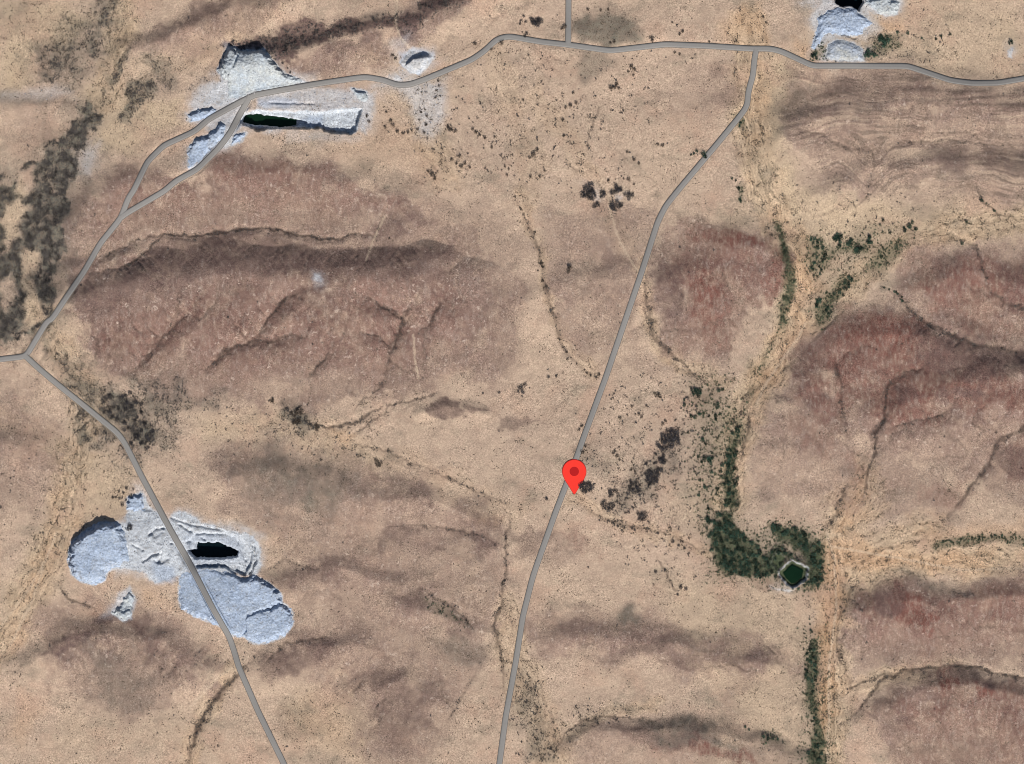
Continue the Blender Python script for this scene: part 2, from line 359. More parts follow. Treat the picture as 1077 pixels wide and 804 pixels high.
GREY = [ # grey-green burnt / bushy ground
 ([(60,20),(98,-10),(126,-10),(126,40),(112,90),(60,95),(32,80)],8,.4), ([(60,365),(110,402),(190,404),(200,430),(172,470),(150,492),(95,472),(62,405)],8,.5),
 ([(-40,200),(20,150),(60,130),(80,90),(115,100),(118,150),(95,200),(80,260),(70,320),(40,365),(-40,375)],10,.4), ([(650,530),(655,500),(690,470),(715,455),(720,475),(695,515),(670,530)],8,.5),
 ([(35,78),(48,52),(72,42),(82,60),(78,82),(55,90)],6,.6), ([(85,44),(98,14),(104,-10),(125,-10),(120,30),(110,60),(95,66)],6,.62),
 ([(125,102),(140,82),(158,84),(162,100),(146,116),(130,122)],5,.75), ([(100,84),(138,56),(142,66),(112,92)],5,.6), ([(160,66),(186,62),(190,96),(168,104)],6,.45),
 ([(132,68),(180,62),(188,68),(150,76)],4,.45), ([(100,92),(112,90),(120,108),(108,112)],5,.45),
 ([(-40,210),(0,188),(25,172),(48,160),(65,140),(80,122),(90,104),(108,118),(108,138),(92,150),(82,164),(84,182),(74,196),(66,206),(64,232),(70,250),(68,276),(60,308),(50,334),(38,348),(20,356),(0,362),(-40,370)],4,.95),
 ([(84,408),(70,396),(62,372),(74,372),(88,392)],6,.6), ([(104,418),(112,406),(140,410),(148,425),(160,440),(164,458),(152,484),(140,474),(126,450),(108,436)],6,.85),
 ([(150,408),(178,402),(190,415),(186,428),(160,420)],6,.55), ([(186,420),(235,412),(240,418),(200,428)],5,.4), ([(78,432),(86,430),(90,448),(104,460),(98,470),(80,460)],5,.7), ([(42,355),(56,350),(56,375),(48,382)],4,.5),
 ([(295,428),(312,424),(325,438),(340,450),(320,452),(300,442)],5,.7),
 ([(240,490),(290,470),(330,480),(365,496),(368,520),(342,544),(318,548),(300,535),(262,515)],12,.45), ([(310,522),(340,510),(352,520),(340,540),(318,545)],6,.5),
 ([(266,490),(286,486),(290,505),(270,512)],8,.5),
 ([(90,690),(140,680),(170,720),(150,740),(110,750),(100,720)],16,.4),
 ([(600,22),(640,10),(668,18),(675,40),(640,48),(604,44)],5,.62), ([(608,54),(642,56),(640,70),(618,80),(606,68)],6,.42), ([(642,640),(662,638),(672,650),(655,656),(644,652)],4,.75),
 ([(458,672),(480,670),(516,680),(518,700),(490,708),(470,695)],8,.35),
 ([(670,760),(720,756),(760,765),(780,782),(740,778),(690,776)],6,.55), ([(700,775),(800,780),(840,790),(840,810),(780,800)],10,.2),
 ([(815,88),(835,80),(840,100),(820,130),(808,130)],8,.2), ([(818,132),(845,110),(850,122),(825,140)],6,.4),
 ([(300,740),(312,730),(330,745),(325,775),(305,780),(298,760)],8,.35),
 ([(545,705),(560,720),(575,750),(590,790),(560,800),(545,760),(538,720)],8,.4), ([(590,748),(640,742),(680,752),(640,752),(600,758)],4,.3),
 ([(655,520),(665,502),(682,490),(690,505),(675,520),(660,530)],5,.4), ([(615,465),(640,478),(650,505),(625,500),(612,480)],7,.3),
 ([(640,505),(652,495),(668,500),(660,525),(648,520)],6,.3),
 ([(780,595),(800,600),(760,606)],4,.3), ([(800,575),(850,560),(866,590),(852,620),(815,615)],6,.45),
 ([(0,95),(25,98),(60,104),(55,112),(0,112)],6,.35), ([(0,30),(0,0),(45,0),(20,22)],8,.3),
 ([(872,122),(905,108),(930,118),(900,128)],10,.25), ([(960,170),(1000,168),(1040,172),(1077,165),(1077,195),(980,195)],14,.25),
 ([(930,600),(1010,618),(1040,612),(1020,622),(980,622)],5,.4), ([(905,45),(925,35),(945,45),(938,55),(912,62)],4,.4), ([(940,50),(985,55),(990,65),(945,60)],5,.35),
 ([(190,90),(235,75),(235,82),(205,96)],6,.3),
]
YEL = [ # sandy wash
 ([(770,60),(830,60),(830,110),(822,160),(845,205),(860,260),(845,330),(815,390),(790,430),(770,480),(758,470),(770,420),(805,360),(826,300),(812,250),(790,200),(775,130)],12,.8,),
 ([(830,190),(900,205),(960,215),(1077,215),(1120,225),(1120,250),(1000,245),(950,262),(915,290),(880,320),(858,330),(850,260)],12,.65),
 ([(740,240),(780,210),(800,225),(770,240)],10,.4),
 ([(0,0),(60,0),(100,20),(70,45),(40,60),(30,85),(0,95)],12,.8), ([(120,0),(145,0),(140,50),(125,75),(115,55)],8,.8), ([(85,95),(110,75),(160,110),(195,100),(190,130),(140,160),(105,160),(108,120)],10,.7),
 ([(0,195),(20,185),(30,210),(28,250),(0,260)],5,.6), ([(26,265),(40,262),(42,300),(40,335),(20,345),(24,310)],5,.6),
 ([(865,560),(890,575),(1000,580),(1110,575),(1110,600),(960,600),(905,612),(885,650),(880,700),(890,760),(880,860),(860,860),(862,760),(860,640)],10,.7),
 ([(700,600),(760,605),(820,620),(850,640),(850,860),(700,860),(760,740),(700,660)],20,.4),
 ([(200,440),(290,440),(360,455),(400,480),(390,500),(330,480),(260,460),(215,470)],16,.5), ([(60,470),(120,480),(140,500),(130,540),(70,560),(40,610),(0,680),(0,620),(50,540)],14,.55),
 ([(190,560),(200,550),(290,560),(330,570),(300,600),(285,590),(260,560)],12,.3), ([(60,380),(95,400),(85,340),(65,330)],8,.4),
 ([(300,740),(360,710),(400,740),(390,800),(320,800)],20,.35), ([(60,740),(120,760),(200,750),(240,800),(60,800)],25,.3),
 ([(830,60),(860,30),(855,0),(1077,0),(1077,80),(1000,80),(960,65),(910,65)],14,.45),
 ([(750,560),(745,520),(760,490),(765,540),(758,570)],8,.35), ([(700,520),(730,505),(750,540),(745,570),(700,550)],12,.3),
]
ORANGE = [
 ([(862,610),(885,580),(892,610),(882,680),(882,760),(866,780),(860,690)],8,.85), ([(862,570),(900,570),(960,585),(1040,585),(1040,600),(940,598),(890,600),(868,600)],9,.6), ([(890,520),(905,480),(912,500),(895,560),(878,560)],7,.55), ([(800,400),(840,335),(846,345),(815,405),(790,440)],7,.5), ([(845,240),(858,300),(845,350),(832,330)],8,.45), ([(930,10),(950,12),(948,30),(918,32)],6,.6),
 ([(760,20),(800,5),(805,45),(760,44)],12,.4), ([(800,70),(815,90),(800,140),(790,120)],8,.4), ([(50,570),(65,560),(40,610),(20,640),(30,610)],8,.5), ([(90,640),(112,648),(160,640),(180,635),(150,620),(130,630)],10,.35),
 ([(830,35),(852,45),(850,60),(835,60)],6,.5), ([(20,730),(40,745),(30,780),(10,780)],10,.3), ([(300,745),(360,730),(370,790),(300,780)],20,.25), ([(420,110),(470,180),(400,170),(350,165)],20,.2), ([(340,450),(375,455),(365,465)],6,.5),
 ([(960,560),(1077,545),(1077,562),(980,572)],8,.35), ([(495,540),(530,545),(525,555),(490,552)],6,.4),
]
WHITE = [ # marble
 ([(205,128),(198,110),(210,92),(225,84),(262,100),(262,126),(225,140)],5,.6), ([(275,98),(330,93),(395,96),(392,122),(385,140),(330,120),(270,116)],5,.6), ([(385,95),(420,88),(440,80),(430,70),(415,75),(395,88)],5,.4), ([(400,84),(430,80),(468,88),(470,120),(455,145),(440,140),(430,105)],7,.45),
 ([(300,135),(380,142),(380,150),(300,148)],4,.2), ([(138,510),(152,512),(170,545),(150,540)],4,.3),
 ([(137,522),(149,517),(157,532),(176,546),(188,536),(200,540),(212,550),(230,553),(250,560),(266,563),(274,576),(276,591),(270,606),(240,604),(200,602),(186,606),(175,612),(162,613),(150,602),(135,599),(118,600),(112,580),(118,556),(132,548)],2.5,.9),
 ([(240,49),(253,53),(264,54),(277,53),(288,66),(294,74),(303,79),(325,85),(330,94),(300,98),(268,104),(252,108),(236,113),(212,112),(215,100),(228,88),(232,80),(228,74),(233,65),(237,56)],3,.75),
 ([(194,120),(205,113),(235,113),(240,110),(262,104),(262,118),(240,125),(218,128),(198,129)],3,.6),
 ([(198,178),(197,156),(205,146),(222,140),(234,126),(262,112),(258,128),(246,144),(260,139),(254,149),(240,155),(220,164),(202,181)],2,.7),
 ([(250,119),(262,116),(300,115),(338,117),(372,112),(383,114),(375,138),(369,140),(352,138),(338,134),(300,133),(270,134),(254,132)],2,.95),
 ([(290,98),(330,96),(350,100),(370,92),(388,96),(390,110),(378,112),(340,113),(300,112),(270,112),(272,104)],4,.4), ([(368,92),(388,97),(388,109),(376,108)],3,.55),
 ([(425,56),(432,51),(452,54),(458,61),(452,69),(440,80),(430,78),(424,70)],3,.6), ([(412,82),(420,76),(425,86),(416,88)],3,.7), ([(450,103),(462,102),(464,112),(455,114)],4,.5), ([(410,45),(430,35),(428,50),(415,65)],6,.25),
 ([(850,20),(862,2),(880,-30),(950,-30),(948,12),(932,19),(915,12),(920,26),(908,36),(880,40),(860,50),(852,52),(858,36)],4,.6), ([(840,2),(880,-10),(880,6),(858,14)],5,.4), ([(908,-10),(948,-10),(947,10),(932,17),(918,11)],3,.75),
 ([(868,52),(878,40),(898,43),(910,52),(910,66),(878,66),(864,64)],3,.55),
 ([(124,625),(137,618),(143,630),(138,650),(128,652),(116,645)],3,.65), ([(160,590),(182,600),(180,612),(160,612)],4,.4),
 ([(1061,50),(1066,50),(1065,61),(1061,61)],1.5,.7), ([(329,288),(338,288),(340,298),(330,296)],3,.6), ([(808,618),(835,620),(830,624)],2,.5),
 ([(615,196),(631,200),(632,212),(626,212)],2,.2), ([(645,205),(655,207),(650,213)],2,.3),
 ([(0,98),(60,90),(75,98),(50,104),(0,104)],6,.25), ([(85,160),(105,150),(95,185),(85,180)],6,.3),
]
GREEN = [ # damp grass
 ([(815,232),(822,240),(830,262),(836,282),(838,300),(832,322),(824,345),(816,355),(824,318),(828,295),(822,262)],3,.7),
 ([(820,345),(812,372),(800,400),(790,425),(782,440),(792,405),(806,370)],3,.35),
 ([(760,500),(764,470),(775,445),(780,440),(776,470),(774,500),(777,530),(770,540),(762,530)],4,.7),
 ([(747,568),(757,540),(768,540),(776,556),(795,570),(808,588),(814,602),(806,607),(780,607),(758,601),(750,588)],4,.75), ([(808,552),(845,556),(868,572),(867,612),(852,624),(850,600),(840,580),(815,568)],4,.8), ([(802,585),(820,574),(826,586),(820,600),(806,608)],3,.85), ([(724,400),(762,400),(775,440),(762,520),(740,560),(726,500),(732,450)],14,.3), ([(850,245),(920,245),(960,245),(930,275),(880,320),(855,335),(850,300)],12,.1), ([(735,535),(760,525),(800,560),(830,545),(870,560),(875,610),(850,628),(800,614),(745,608)],10,.25), ([(838,660),(870,660),(876,720),(880,804),(840,804),(842,720)],8,.2),
 ([(848,250),(860,245),(870,262),(900,250),(920,248),(915,265),(880,268),(868,285),(858,295),(850,280)],5,.45),
 ([(920,258),(960,250),(950,265),(930,280),(910,285)],5,.45), ([(858,325),(872,305),(885,292),(898,295),(885,310),(870,335),(858,342)],4,.55),
 ([(845,720),(846,690),(852,672),(860,672),(862,700),(860,725),(864,760),(872,804),(872,860),(848,860),(848,804),(856,760)],3,.7),
 ([(978,572),(1010,564),(1060,560),(1110,562),(1110,570),(1040,570),(1000,576),(980,580)],3,.45), ([(776,118),(781,118),(781,132),(776,134)],2,.5), ([(775,195),(782,195),(781,214),(776,212)],2,.5),
 ([(800,772),(820,772),(825,782),(805,786)],4,.3), ([(440,625),(470,640),(495,655),(500,662),(460,645)],4,.25), ([(920,38),(945,35),(950,50),(915,58)],4,.4), ([(855,52),(866,45),(880,62),(855,62)],3,.4), ([(900,235),(960,235),(965,242),(905,248)],3,.15),
]
RAG = fbm(PX, PY, 30, 5, 200, .62); RAG2 = fbm(PX, PY, 42, 5, 207, .62)
def ragged(lst, k=1.7, amp=.42, rag=None, base=.25):
    t = np.zeros(SH); rag = RAG if rag is None else rag
    for it in lst:
        m = poly_mask(it[0], it[1] * k, 1)
        t = np.maximum(t, np.where(m > .005, (base * m + (1 - base) * sstep(.30, .72, m + amp * rag)) * it[2], 0))
    return t
def masks(lst, warp=1):
    t = np.zeros(SH)
    for it in lst:
        t = np.maximum(t, poly_mask(it[0], it[1], warp) * it[2])
    return t

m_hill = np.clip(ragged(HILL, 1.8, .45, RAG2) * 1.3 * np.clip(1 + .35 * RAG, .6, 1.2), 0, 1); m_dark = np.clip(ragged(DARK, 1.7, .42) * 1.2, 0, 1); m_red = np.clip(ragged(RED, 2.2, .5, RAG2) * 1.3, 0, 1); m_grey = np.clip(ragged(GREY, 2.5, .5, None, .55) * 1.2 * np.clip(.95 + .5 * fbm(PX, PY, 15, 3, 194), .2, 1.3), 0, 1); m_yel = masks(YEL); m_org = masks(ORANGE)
m_white = np.maximum(masks(WHITE, 2), masks([(a, b + 7, c * .62) for a, b, c in WHITE], 1) * np.clip(.85 + .7 * RAG, .1, 1.2)); m_green = np.clip(masks([(a, b * 1.5, c) for a, b, c in GREEN], 1) * .55 + masks(GREEN, 2) * .5, 0, 1)
_tint = {(-40,200),(240,490),(310,522),(266,490),(90,690),(600,22),(608,54),(642,640),(458,672),(670,760),(700,775),(815,88),(818,132),(300,740),(872,122),(960,170),(0,95),(0,30)}
m_bush = np.clip(ragged([g for g in GREY if g[0][0] not in _tint], 2.1, .5, None, .35) * 1.15, 0, 1)
m_grey = np.maximum(m_grey, masks([([(598,20),(640,8),(670,18),(676,42),(640,50),(602,44)],6,.82), ([(608,54),(642,56),(640,72),(618,84),(606,68)],6,.55), ([(642,640),(662,638),(672,650),(655,656),(644,652)],4,.7), ([(458,672),(480,670),(516,680),(518,700),(490,708),(470,695)],8,.4)], 1))
for hole in ([(14,182),(34,178),(42,196),(24,206),(12,196)], [(4,212),(22,206),(29,222),(28,250),(12,254),(2,240)], [(27,268),(40,264),(42,290),(40,332),(30,344),(20,345),(26,318)], [(0,300),(12,296),(20,316),(8,330),(0,326)], [(5,255),(20,252),(14,262),(4,266)]):
    m_grey *= 1 - .9 * poly_mask(hole, 5, 1); m_bush *= 1 - .9 * poly_mask(hole, 5, 1)
for bank, inn in (([(820,602),(833,590.5),(849,598),(847,608.5),(838,616),(832,617),(824,609)], 1.0), ([(817,583),(825,586),(823.5,596.5),(819,599.5),(813.5,592.5)], .9)):
    m_white = np.maximum(m_white, .55 * line_mask([(a + (a - 834) * .1, b + (b - 603) * .1) for a, b in bank + bank[:1]], 1.1, 3, 1.0) * (inn if inn == 1.0 else .12))
    k_in = sstep(-.6, .6, poly_sd(bank)); m_white *= 1 - k_in; m_green = np.maximum(m_green, k_in)
m_gully = np.zeros(SH); gdepth = np.zeros(SH)
for pts, w, dk, dep, sc in GULLIES:
    m_gully = np.maximum(m_gully, line_mask(pts, w * .85, 2, 1.0, True) * min(1, dk * 1.2))
    gdepth = np.maximum(gdepth, line_mask(pts, w + 2.0, 2, 1.2, True) * dep)
gwide = np.zeros(SH)
for pts, w, dk, dep, sc in GULLIES:
    gwide = np.maximum(gwide, line_mask(pts, w + 8.0, 2, 1.2) * dep)
m_track = np.zeros(SH)
for pts in TRACKS:
    m_track = np.maximum(m_track, line_mask(pts, 1.1, 3, 1.0) * 0.55)

WASHES = [  # course, half width, strength
 ([(985,560),(930,572),(892,600),(878,640)],17,.95), ([(960,596),(915,604),(888,632),(878,690)],14,.85), ([(925,520),(905,545),(882,580),(872,620)],13,.85),
 ([(786,20),(788,60),(790,120),(797,180),(815,235),(842,275),(845,310),(830,350),(808,395),(785,435),(770,480),(768,530)],15,1),
 ([(1120,228),(1077,232),(1000,240),(950,258),(915,285),(880,318),(850,342)],13,.9),
 ([(910,505),(890,525),(878,556),(884,595),(880,640),(874,700),(872,760),(868,860)],15,1),
 ([(1120,582),(1077,584),(1000,586),(930,582),(885,592)],15,.8),
 ([(90,440),(76,480),(70,540),(45,600),(20,650),(-10,700)],16,.9), ([(130,-30),(130,40),(118,80),(104,110)],12,.7),
 ([(535,640),(540,690),(556,730),(578,790),(590,850)],15,.7), ([(690,740),(640,750),(610,765),(590,790)],7,.6),
 ([(230,440),(330,450),(400,478),(470,505),(540,545)],12,.32), ([(545,200),(565,260),(585,340),(625,392)],6,.6), ([(675,280),(685,345),(720,385),(765,402)],7,.7),
 ([(425,90),(446,104),(450,150),(470,180)],16,.6), ([(45,330),(70,380),(95,420),(110,440)],12,.7), ([(1000,704),(930,712),(895,730),(870,800)],9,.7),
 ([(905,612),(888,650),(890,720)],7,.6), ([(600,525),(660,552),(740,580)],7,.6), ([(0,440),(30,450),(60,470)],10,.4), ([(560,100),(600,150),(640,215),(660,270)],10,.4),
 ([(300,-20),(260,20),(200,55),(120,95)],14,.4), ([(520,60),(540,110),(560,170),(550,210)],14,.35), ([(380,60),(420,60),(450,90)],8,.5), ([(245,705),(225,735),(200,780),(190,830)],9,.7),
]
m_wash = np.zeros(SH); wstreak = np.zeros(SH)
for k, (pts, hw, st) in enumerate(WASHES):
    w = _window(pts, hw * 2 + 20)
    d, side, t = line_dist(pts, WX2[w] + .6 * (WXN[w] - PX[w]), WY2[w] + .6 * (WYN[w] - PY[w]), signed=True)
    p_ = np.asarray(pts, float); vert = abs(p_[-1, 1] - p_[0, 1]) > abs(p_[-1, 0] - p_[0, 0])
    lat = d * np.sign((PX[w] - np.interp(PY[w], np.sort(p_[:, 1]), p_[np.argsort(p_[:, 1]), 0])) if vert else (PY[w] - np.interp(PX[w], np.sort(p_[:, 0]), p_[np.argsort(p_[:, 0]), 1])))
    hw = hw * 1.25; v = (1 - sstep(hw * .5, hw * 1.3, d + hw * .35 * RAG[w])) * st
    sk = fbm(lat / 2.3, t / 26.0 + 31 * k, 1.0, 3, 160) + .5 * fbm(lat / 6.0, t / 60.0, 1.0, 2, 165)
    better = v > m_wash[w]
    wstreak[w] = np.where(better, sk, wstreak[w]); m_wash[w] = np.maximum(m_wash[w], v)
# ------------------------------------------------------------------ heights (metres)
def blur_(a):
    for _ in range(2):
        for ax in (0, 1):
            c = np.cumsum(np.pad(a, [(6, 5) if k == ax else (0, 0) for k in (0, 1)], mode="edge"), axis=ax)
            a = (np.take(c, range(11, c.shape[ax]), axis=ax) - np.take(c, range(0, c.shape[ax] - 11), axis=ax)) / 11
    return a
Z = 7 * fbm(PX, PY, 220, 3, 40) + 1.6 * fbm(PX, PY, 50, 3, 50)
ridge_h = np.zeros(SH); south = np.zeros(SH)
for pts, H, wn, ws in RIDGES:
    w = _window(pts, max(wn, ws) * 1.6 + 30)
    d, side, t = line_dist(pts, WXL[w], WYL[w], signed=True)
    blend = sstep(-0.6, 0.6, side / (d + 1e-6))          # +1: south of the crest
    width = wn + (ws - wn) * blend
    u = np.clip(d / width, 0, 1)
    prof = 0.75 * (1 - sstep(0, 1, u)) + 0.25 * (1 - u) ** 2
    if H == 34: prof = blend * prof + (1 - blend) * (1 - u ** 1.8)
    tmp = np.zeros(SH); tmp[w] = H * (0.68 if H == 34 else (0.62 if H > 15 else .95)) * prof
    so_ = np.zeros(SH); so_[w] = blend; south = np.where(tmp > ridge_h, so_, south)
    ridge_h = np.maximum(ridge_h, tmp) + 0.25 * np.minimum(ridge_h, tmp)
flank = np.clip(ridge_h / 14.0, 0, 1); rough = flank * (.25 + .75 * blur_(south))
rill = 1 - np.abs(perlin(WX2 / 17.0, WY2 / 46.0, 60)) * 1.6
rill2 = 1 - np.abs(perlin(WX2 / 6.5, WY2 / 15.0, 61)) * 1.6
rill3 = 1 - np.abs(perlin(WX3 / 3.2, WY3 / 6.0, 62)) * 1.6
Z += ridge_h - rough * (3.0 * np.clip(rill, 0, 1) ** 2 + 0.7 * np.clip(rill2, 0, 1) ** 2)
Z += (0.8 * fbm(PX, PY, 16, 3, 70) + 0.16 * fbm(PX, PY, 4.0, 2, 74))
strata_zone = poly_mask(HILL[8][0], 14, 1)
yb = PY + 7 * fbm(PX, PY, 90, 3, 82) + 1.2 * fbm(PX, PY, 14, 2, 84) - 24 * np.exp(-((PX - 915) / 20.0) ** 2) * sstep(135, 172, PY) + 18 * sstep(880, 825, PX) * (1 - sstep(85, 110, PY)) - .25 * np.clip(880 - PX, 0, 60)
strata = fbm(PX * 0.035, yb, 3.6, 3, 80) + .5 * perlin(PX / 150.0, yb / 13.0, 86)
Z += strata_zone * 0.7 * strata
Z -= np.clip(flank * 1.3, 0, 1) * gwide * 1.25
Z -= gdepth * (0.7 + 0.3 * fbm(PX, PY, 12, 2, 83))
Z -= 3.0 * masks(YEL) * (1 - flank) + 1.5 * m_green
m_hill *= np.clip(.75 + .028 * ridge_h, .75, 1.1); m_red *= np.clip(.6 + .04 * ridge_h, .6, 1.1)
# --- let rain water cut its own branching network into the relief
import heapq
ST = 2
sub_i = slice(DENSE_I.start, DENSE_I.stop, ST); sub_j = slice(DENSE_J.start, DENSE_J.stop, ST)
E = Z[sub_i, sub_j].copy(); E0 = E.copy(); eh, ew = E.shape
ROUTE = .8 * fbm(PX, PY, 13, 3, 170)[sub_i, sub_j] + .45 * np.random.default_rng(5).standard_normal(E.shape); EN = eh * ew
soft_rock = 0.18 + 0.82 * np.clip(flank[sub_i, sub_j] * 1.3, 0, 1)
def flow(E):
    z = E.ravel().tolist(); parent = [-1] * EN; seen = bytearray(EN); heap = []; order = []
    for i in range(EN):
        r, c = divmod(i, ew)
        if r == 0 or c == 0 or r == eh - 1 or c == ew - 1: seen[i] = 1; heap.append((z[i], i))
    heapq.heapify(heap); pop, push = heapq.heappop, heapq.heappush
    nb = (-1, 1, -ew, ew, -ew - 1, -ew + 1, ew - 1, ew + 1)
    while heap:
        h, i = pop(heap); order.append(i)
        r, c = divmod(i, ew)
        edge = r == 0 or c == 0 or r == eh - 1 or c == ew - 1
        for d in nb:
            j = i + d
            if edge:
                if j < 0 or j >= EN or abs(j % ew - c) > 1: continue
            if not seen[j]:
                seen[j] = 1; parent[j] = i; push(heap, (z[j] if z[j] > h else h + 1e-5, j))
    acc = [1.0] * EN
    for i in reversed(order):
        p = parent[i]
        if p >= 0: acc[p] += acc[i]
    return z, parent, order, acc
for it in range(4):
    z, parent, order, acc = flow(E + ROUTE)
    z = E.ravel().tolist(); kk = (0.060 * soft_rock.ravel()).tolist()
    for i in order:
        p = parent[i]
        if p >= 0 and z[i] > z[p]:
            f = kk[i] * min(acc[i], 4000.0) ** 0.5
            z[i] = (z[i] + f * z[p]) / (1 + f)
    E = np.array(z).reshape(eh, ew)
    for _ in range(1):                                   # soil creep
        q = np.pad(E, 1, mode="edge"); E = E * .84 + .04 * (q[:-2, 1:-1] + q[2:, 1:-1] + q[1:-1, :-2] + q[1:-1, 2:])
_, parent, order, acc = flow(E + .6 * ROUTE)
ACC = np.log(np.array(acc).reshape(eh, ew))
def upsample(a):
    t = np.zeros(SH); H_, W_ = DENSE_I.stop - DENSE_I.start, DENSE_J.stop - DENSE_J.start
    y = np.arange(H_) / ST; x = np.arange(W_) / ST
    i = np.minimum(y.astype(int), eh - 2); j = np.minimum(x.astype(int), ew - 2); fy = (y - i)[:, None]; fx = (x - j)[None]
    t[DENSE_I, DENSE_J] = (a[i][:, j] * (1 - fx) + a[i][:, j + 1] * fx) * (1 - fy) + (a[i + 1][:, j] * (1 - fx) + a[i + 1][:, j + 1] * fx) * fy
    return t
edge_fade = sstep(-MARG, -MARG + 24, PX) * sstep(PW + MARG, PW + MARG - 24, PX) * sstep(-MARG, -MARG + 24, PY) * sstep(PH + MARG, PH + MARG - 24, PY)
Z = Z + np.clip(upsample(E - E0), -11, 3) * edge_fade
m_chan = upsample(np.clip((ACC - 3.4) / 3.4, 0, 1))
_wi = np.clip((PY + 3.0 * fbm(PX, PY, 16, 2, 175) - AY[DENSE_I.start]).round().astype(int), 0, DENSE_I.stop - DENSE_I.start - 1) + DENSE_I.start
_wj = np.clip((PX + 3.0 * fbm(PX, PY, 16, 2, 178) - AX[DENSE_J.start]).round().astype(int), 0, DENSE_J.stop - DENSE_J.start - 1) + DENSE_J.start
m_chan = m_chan[_wi, _wj] * np.clip(flank * 1.4 + .30, 0, 1) * edge_fade * (.45 + .55 * np.clip(fbm(PX, PY, 30, 3, 150) * 2 + .6, 0, 1))
for pts, dep in (([(157,563),(163,556),(172,556)],5), ([(150,591),(160,584),(170,582),(166,592)],5), ([(140,573),(150,579)],3), ([(266,574),(269,590),(263,604)],9), ([(203,596),(236,596),(247,603)],5), ([(180,545),(200,552),(230,557),(252,566)],3),
                 ([(188,552),(205,562),(236,562)],4), ([(240,45),(250,58),(246,70)],4), ([(232,66),(240,78)],4), ([(283,108),(330,109)],2.5), ([(340,96),(345,112)],2), ([(318,98),(320,114)],2), ([(339,118),(340,137)],4), ([(886,36),(900,40)],3), ([(180,572),(200,570)],4), ([(212,566),(220,571)],4), ([(250,570),(258,590)],4)):
    Z -= dep * line_mask(pts, 1.15, 3, .6)
# --- quarry floors, pits and reservoir basins carved into the ground
PITS = [ # outline, depth, wall softness
 ([(190,576),(206,560),(240,562),(258,570),(265,580),(264,592),(257,606),(238,597),(203,596.5),(193,590)],8,.7),
 ([(196,579),(205,578),(206,571),(231,571),(250,580),(249,586),(232,588),(204,588)],26,.7),
 ([(252,121),(262,117),(300,117),(338,118.5),(380,115),(373.5,138),(369,141),(352,140),(340,137.5),(338,134.5),(316,135.5),(300,134.5),(282,135),(271,138),(262,133),(254,130)],12,.6),
 ([(254,120.5),(270,119),(286,121.5),(307,124),(322,127),(322,132),(300,133),(293,133.5),(266,131),(255,129)],10,.7),
 ([(255,121),(270,119.8),(286,122),(306,125),(306,130),(293,132.5),(266,130.5),(256,128.5)],4,.6),
 ([(878,-40),(879,2),(884,6),(897,6),(904,11),(908,3),(912,-40)],26,.8),
 ([(820,602),(833,590.5),(849,598),(847,608.5),(838,616),(832,617),(824,609)],5,1.5),
 ([(817,583),(825,586),(823.5,596.5),(819,599.5),(813.5,592.5)],1.5,1.3),
 ([(150,533),(160,533),(159,538),(150,538)],2.5,.8), ([(156,562),(166,556),(172,560),(164,566)],2.5,.8), ([(160,590),(172,585),(178,588),(170,594)],3,.8),
 ([(122,633),(134,632),(139,640),(130,645),(122,641)],5,1.2),
]
base_here = {}
for bank in ([(820,602),(833,590.5),(849,598),(847,608.5),(838,616),(832,617),(824,609)], [(817,583),(825,586),(823.5,596.5),(819,599.5),(813.5,592.5)]):
    sd = poly_sd(bank)
    Z = np.where(sd > -14, Z * (1 - sstep(-14, -5, sd)) + sstep(-14, -5, sd) * -2.5, Z)
    Z += 3.0 * np.exp(-((sd + 2.6) / 1.7) ** 2)
for pts, dep, soft in PITS:
    sd = poly_sd(pts)
    Z = Z - dep * sstep(-soft, soft, sd)
rub = np.clip(m_white, 0, 1)
Z += rub * (1.5 * np.abs(perlin(PX / 5.0, PY / 4.0, 120)) + .8 * np.abs(perlin(PX / 2.4, PY / 2.2, 121)) - .8)

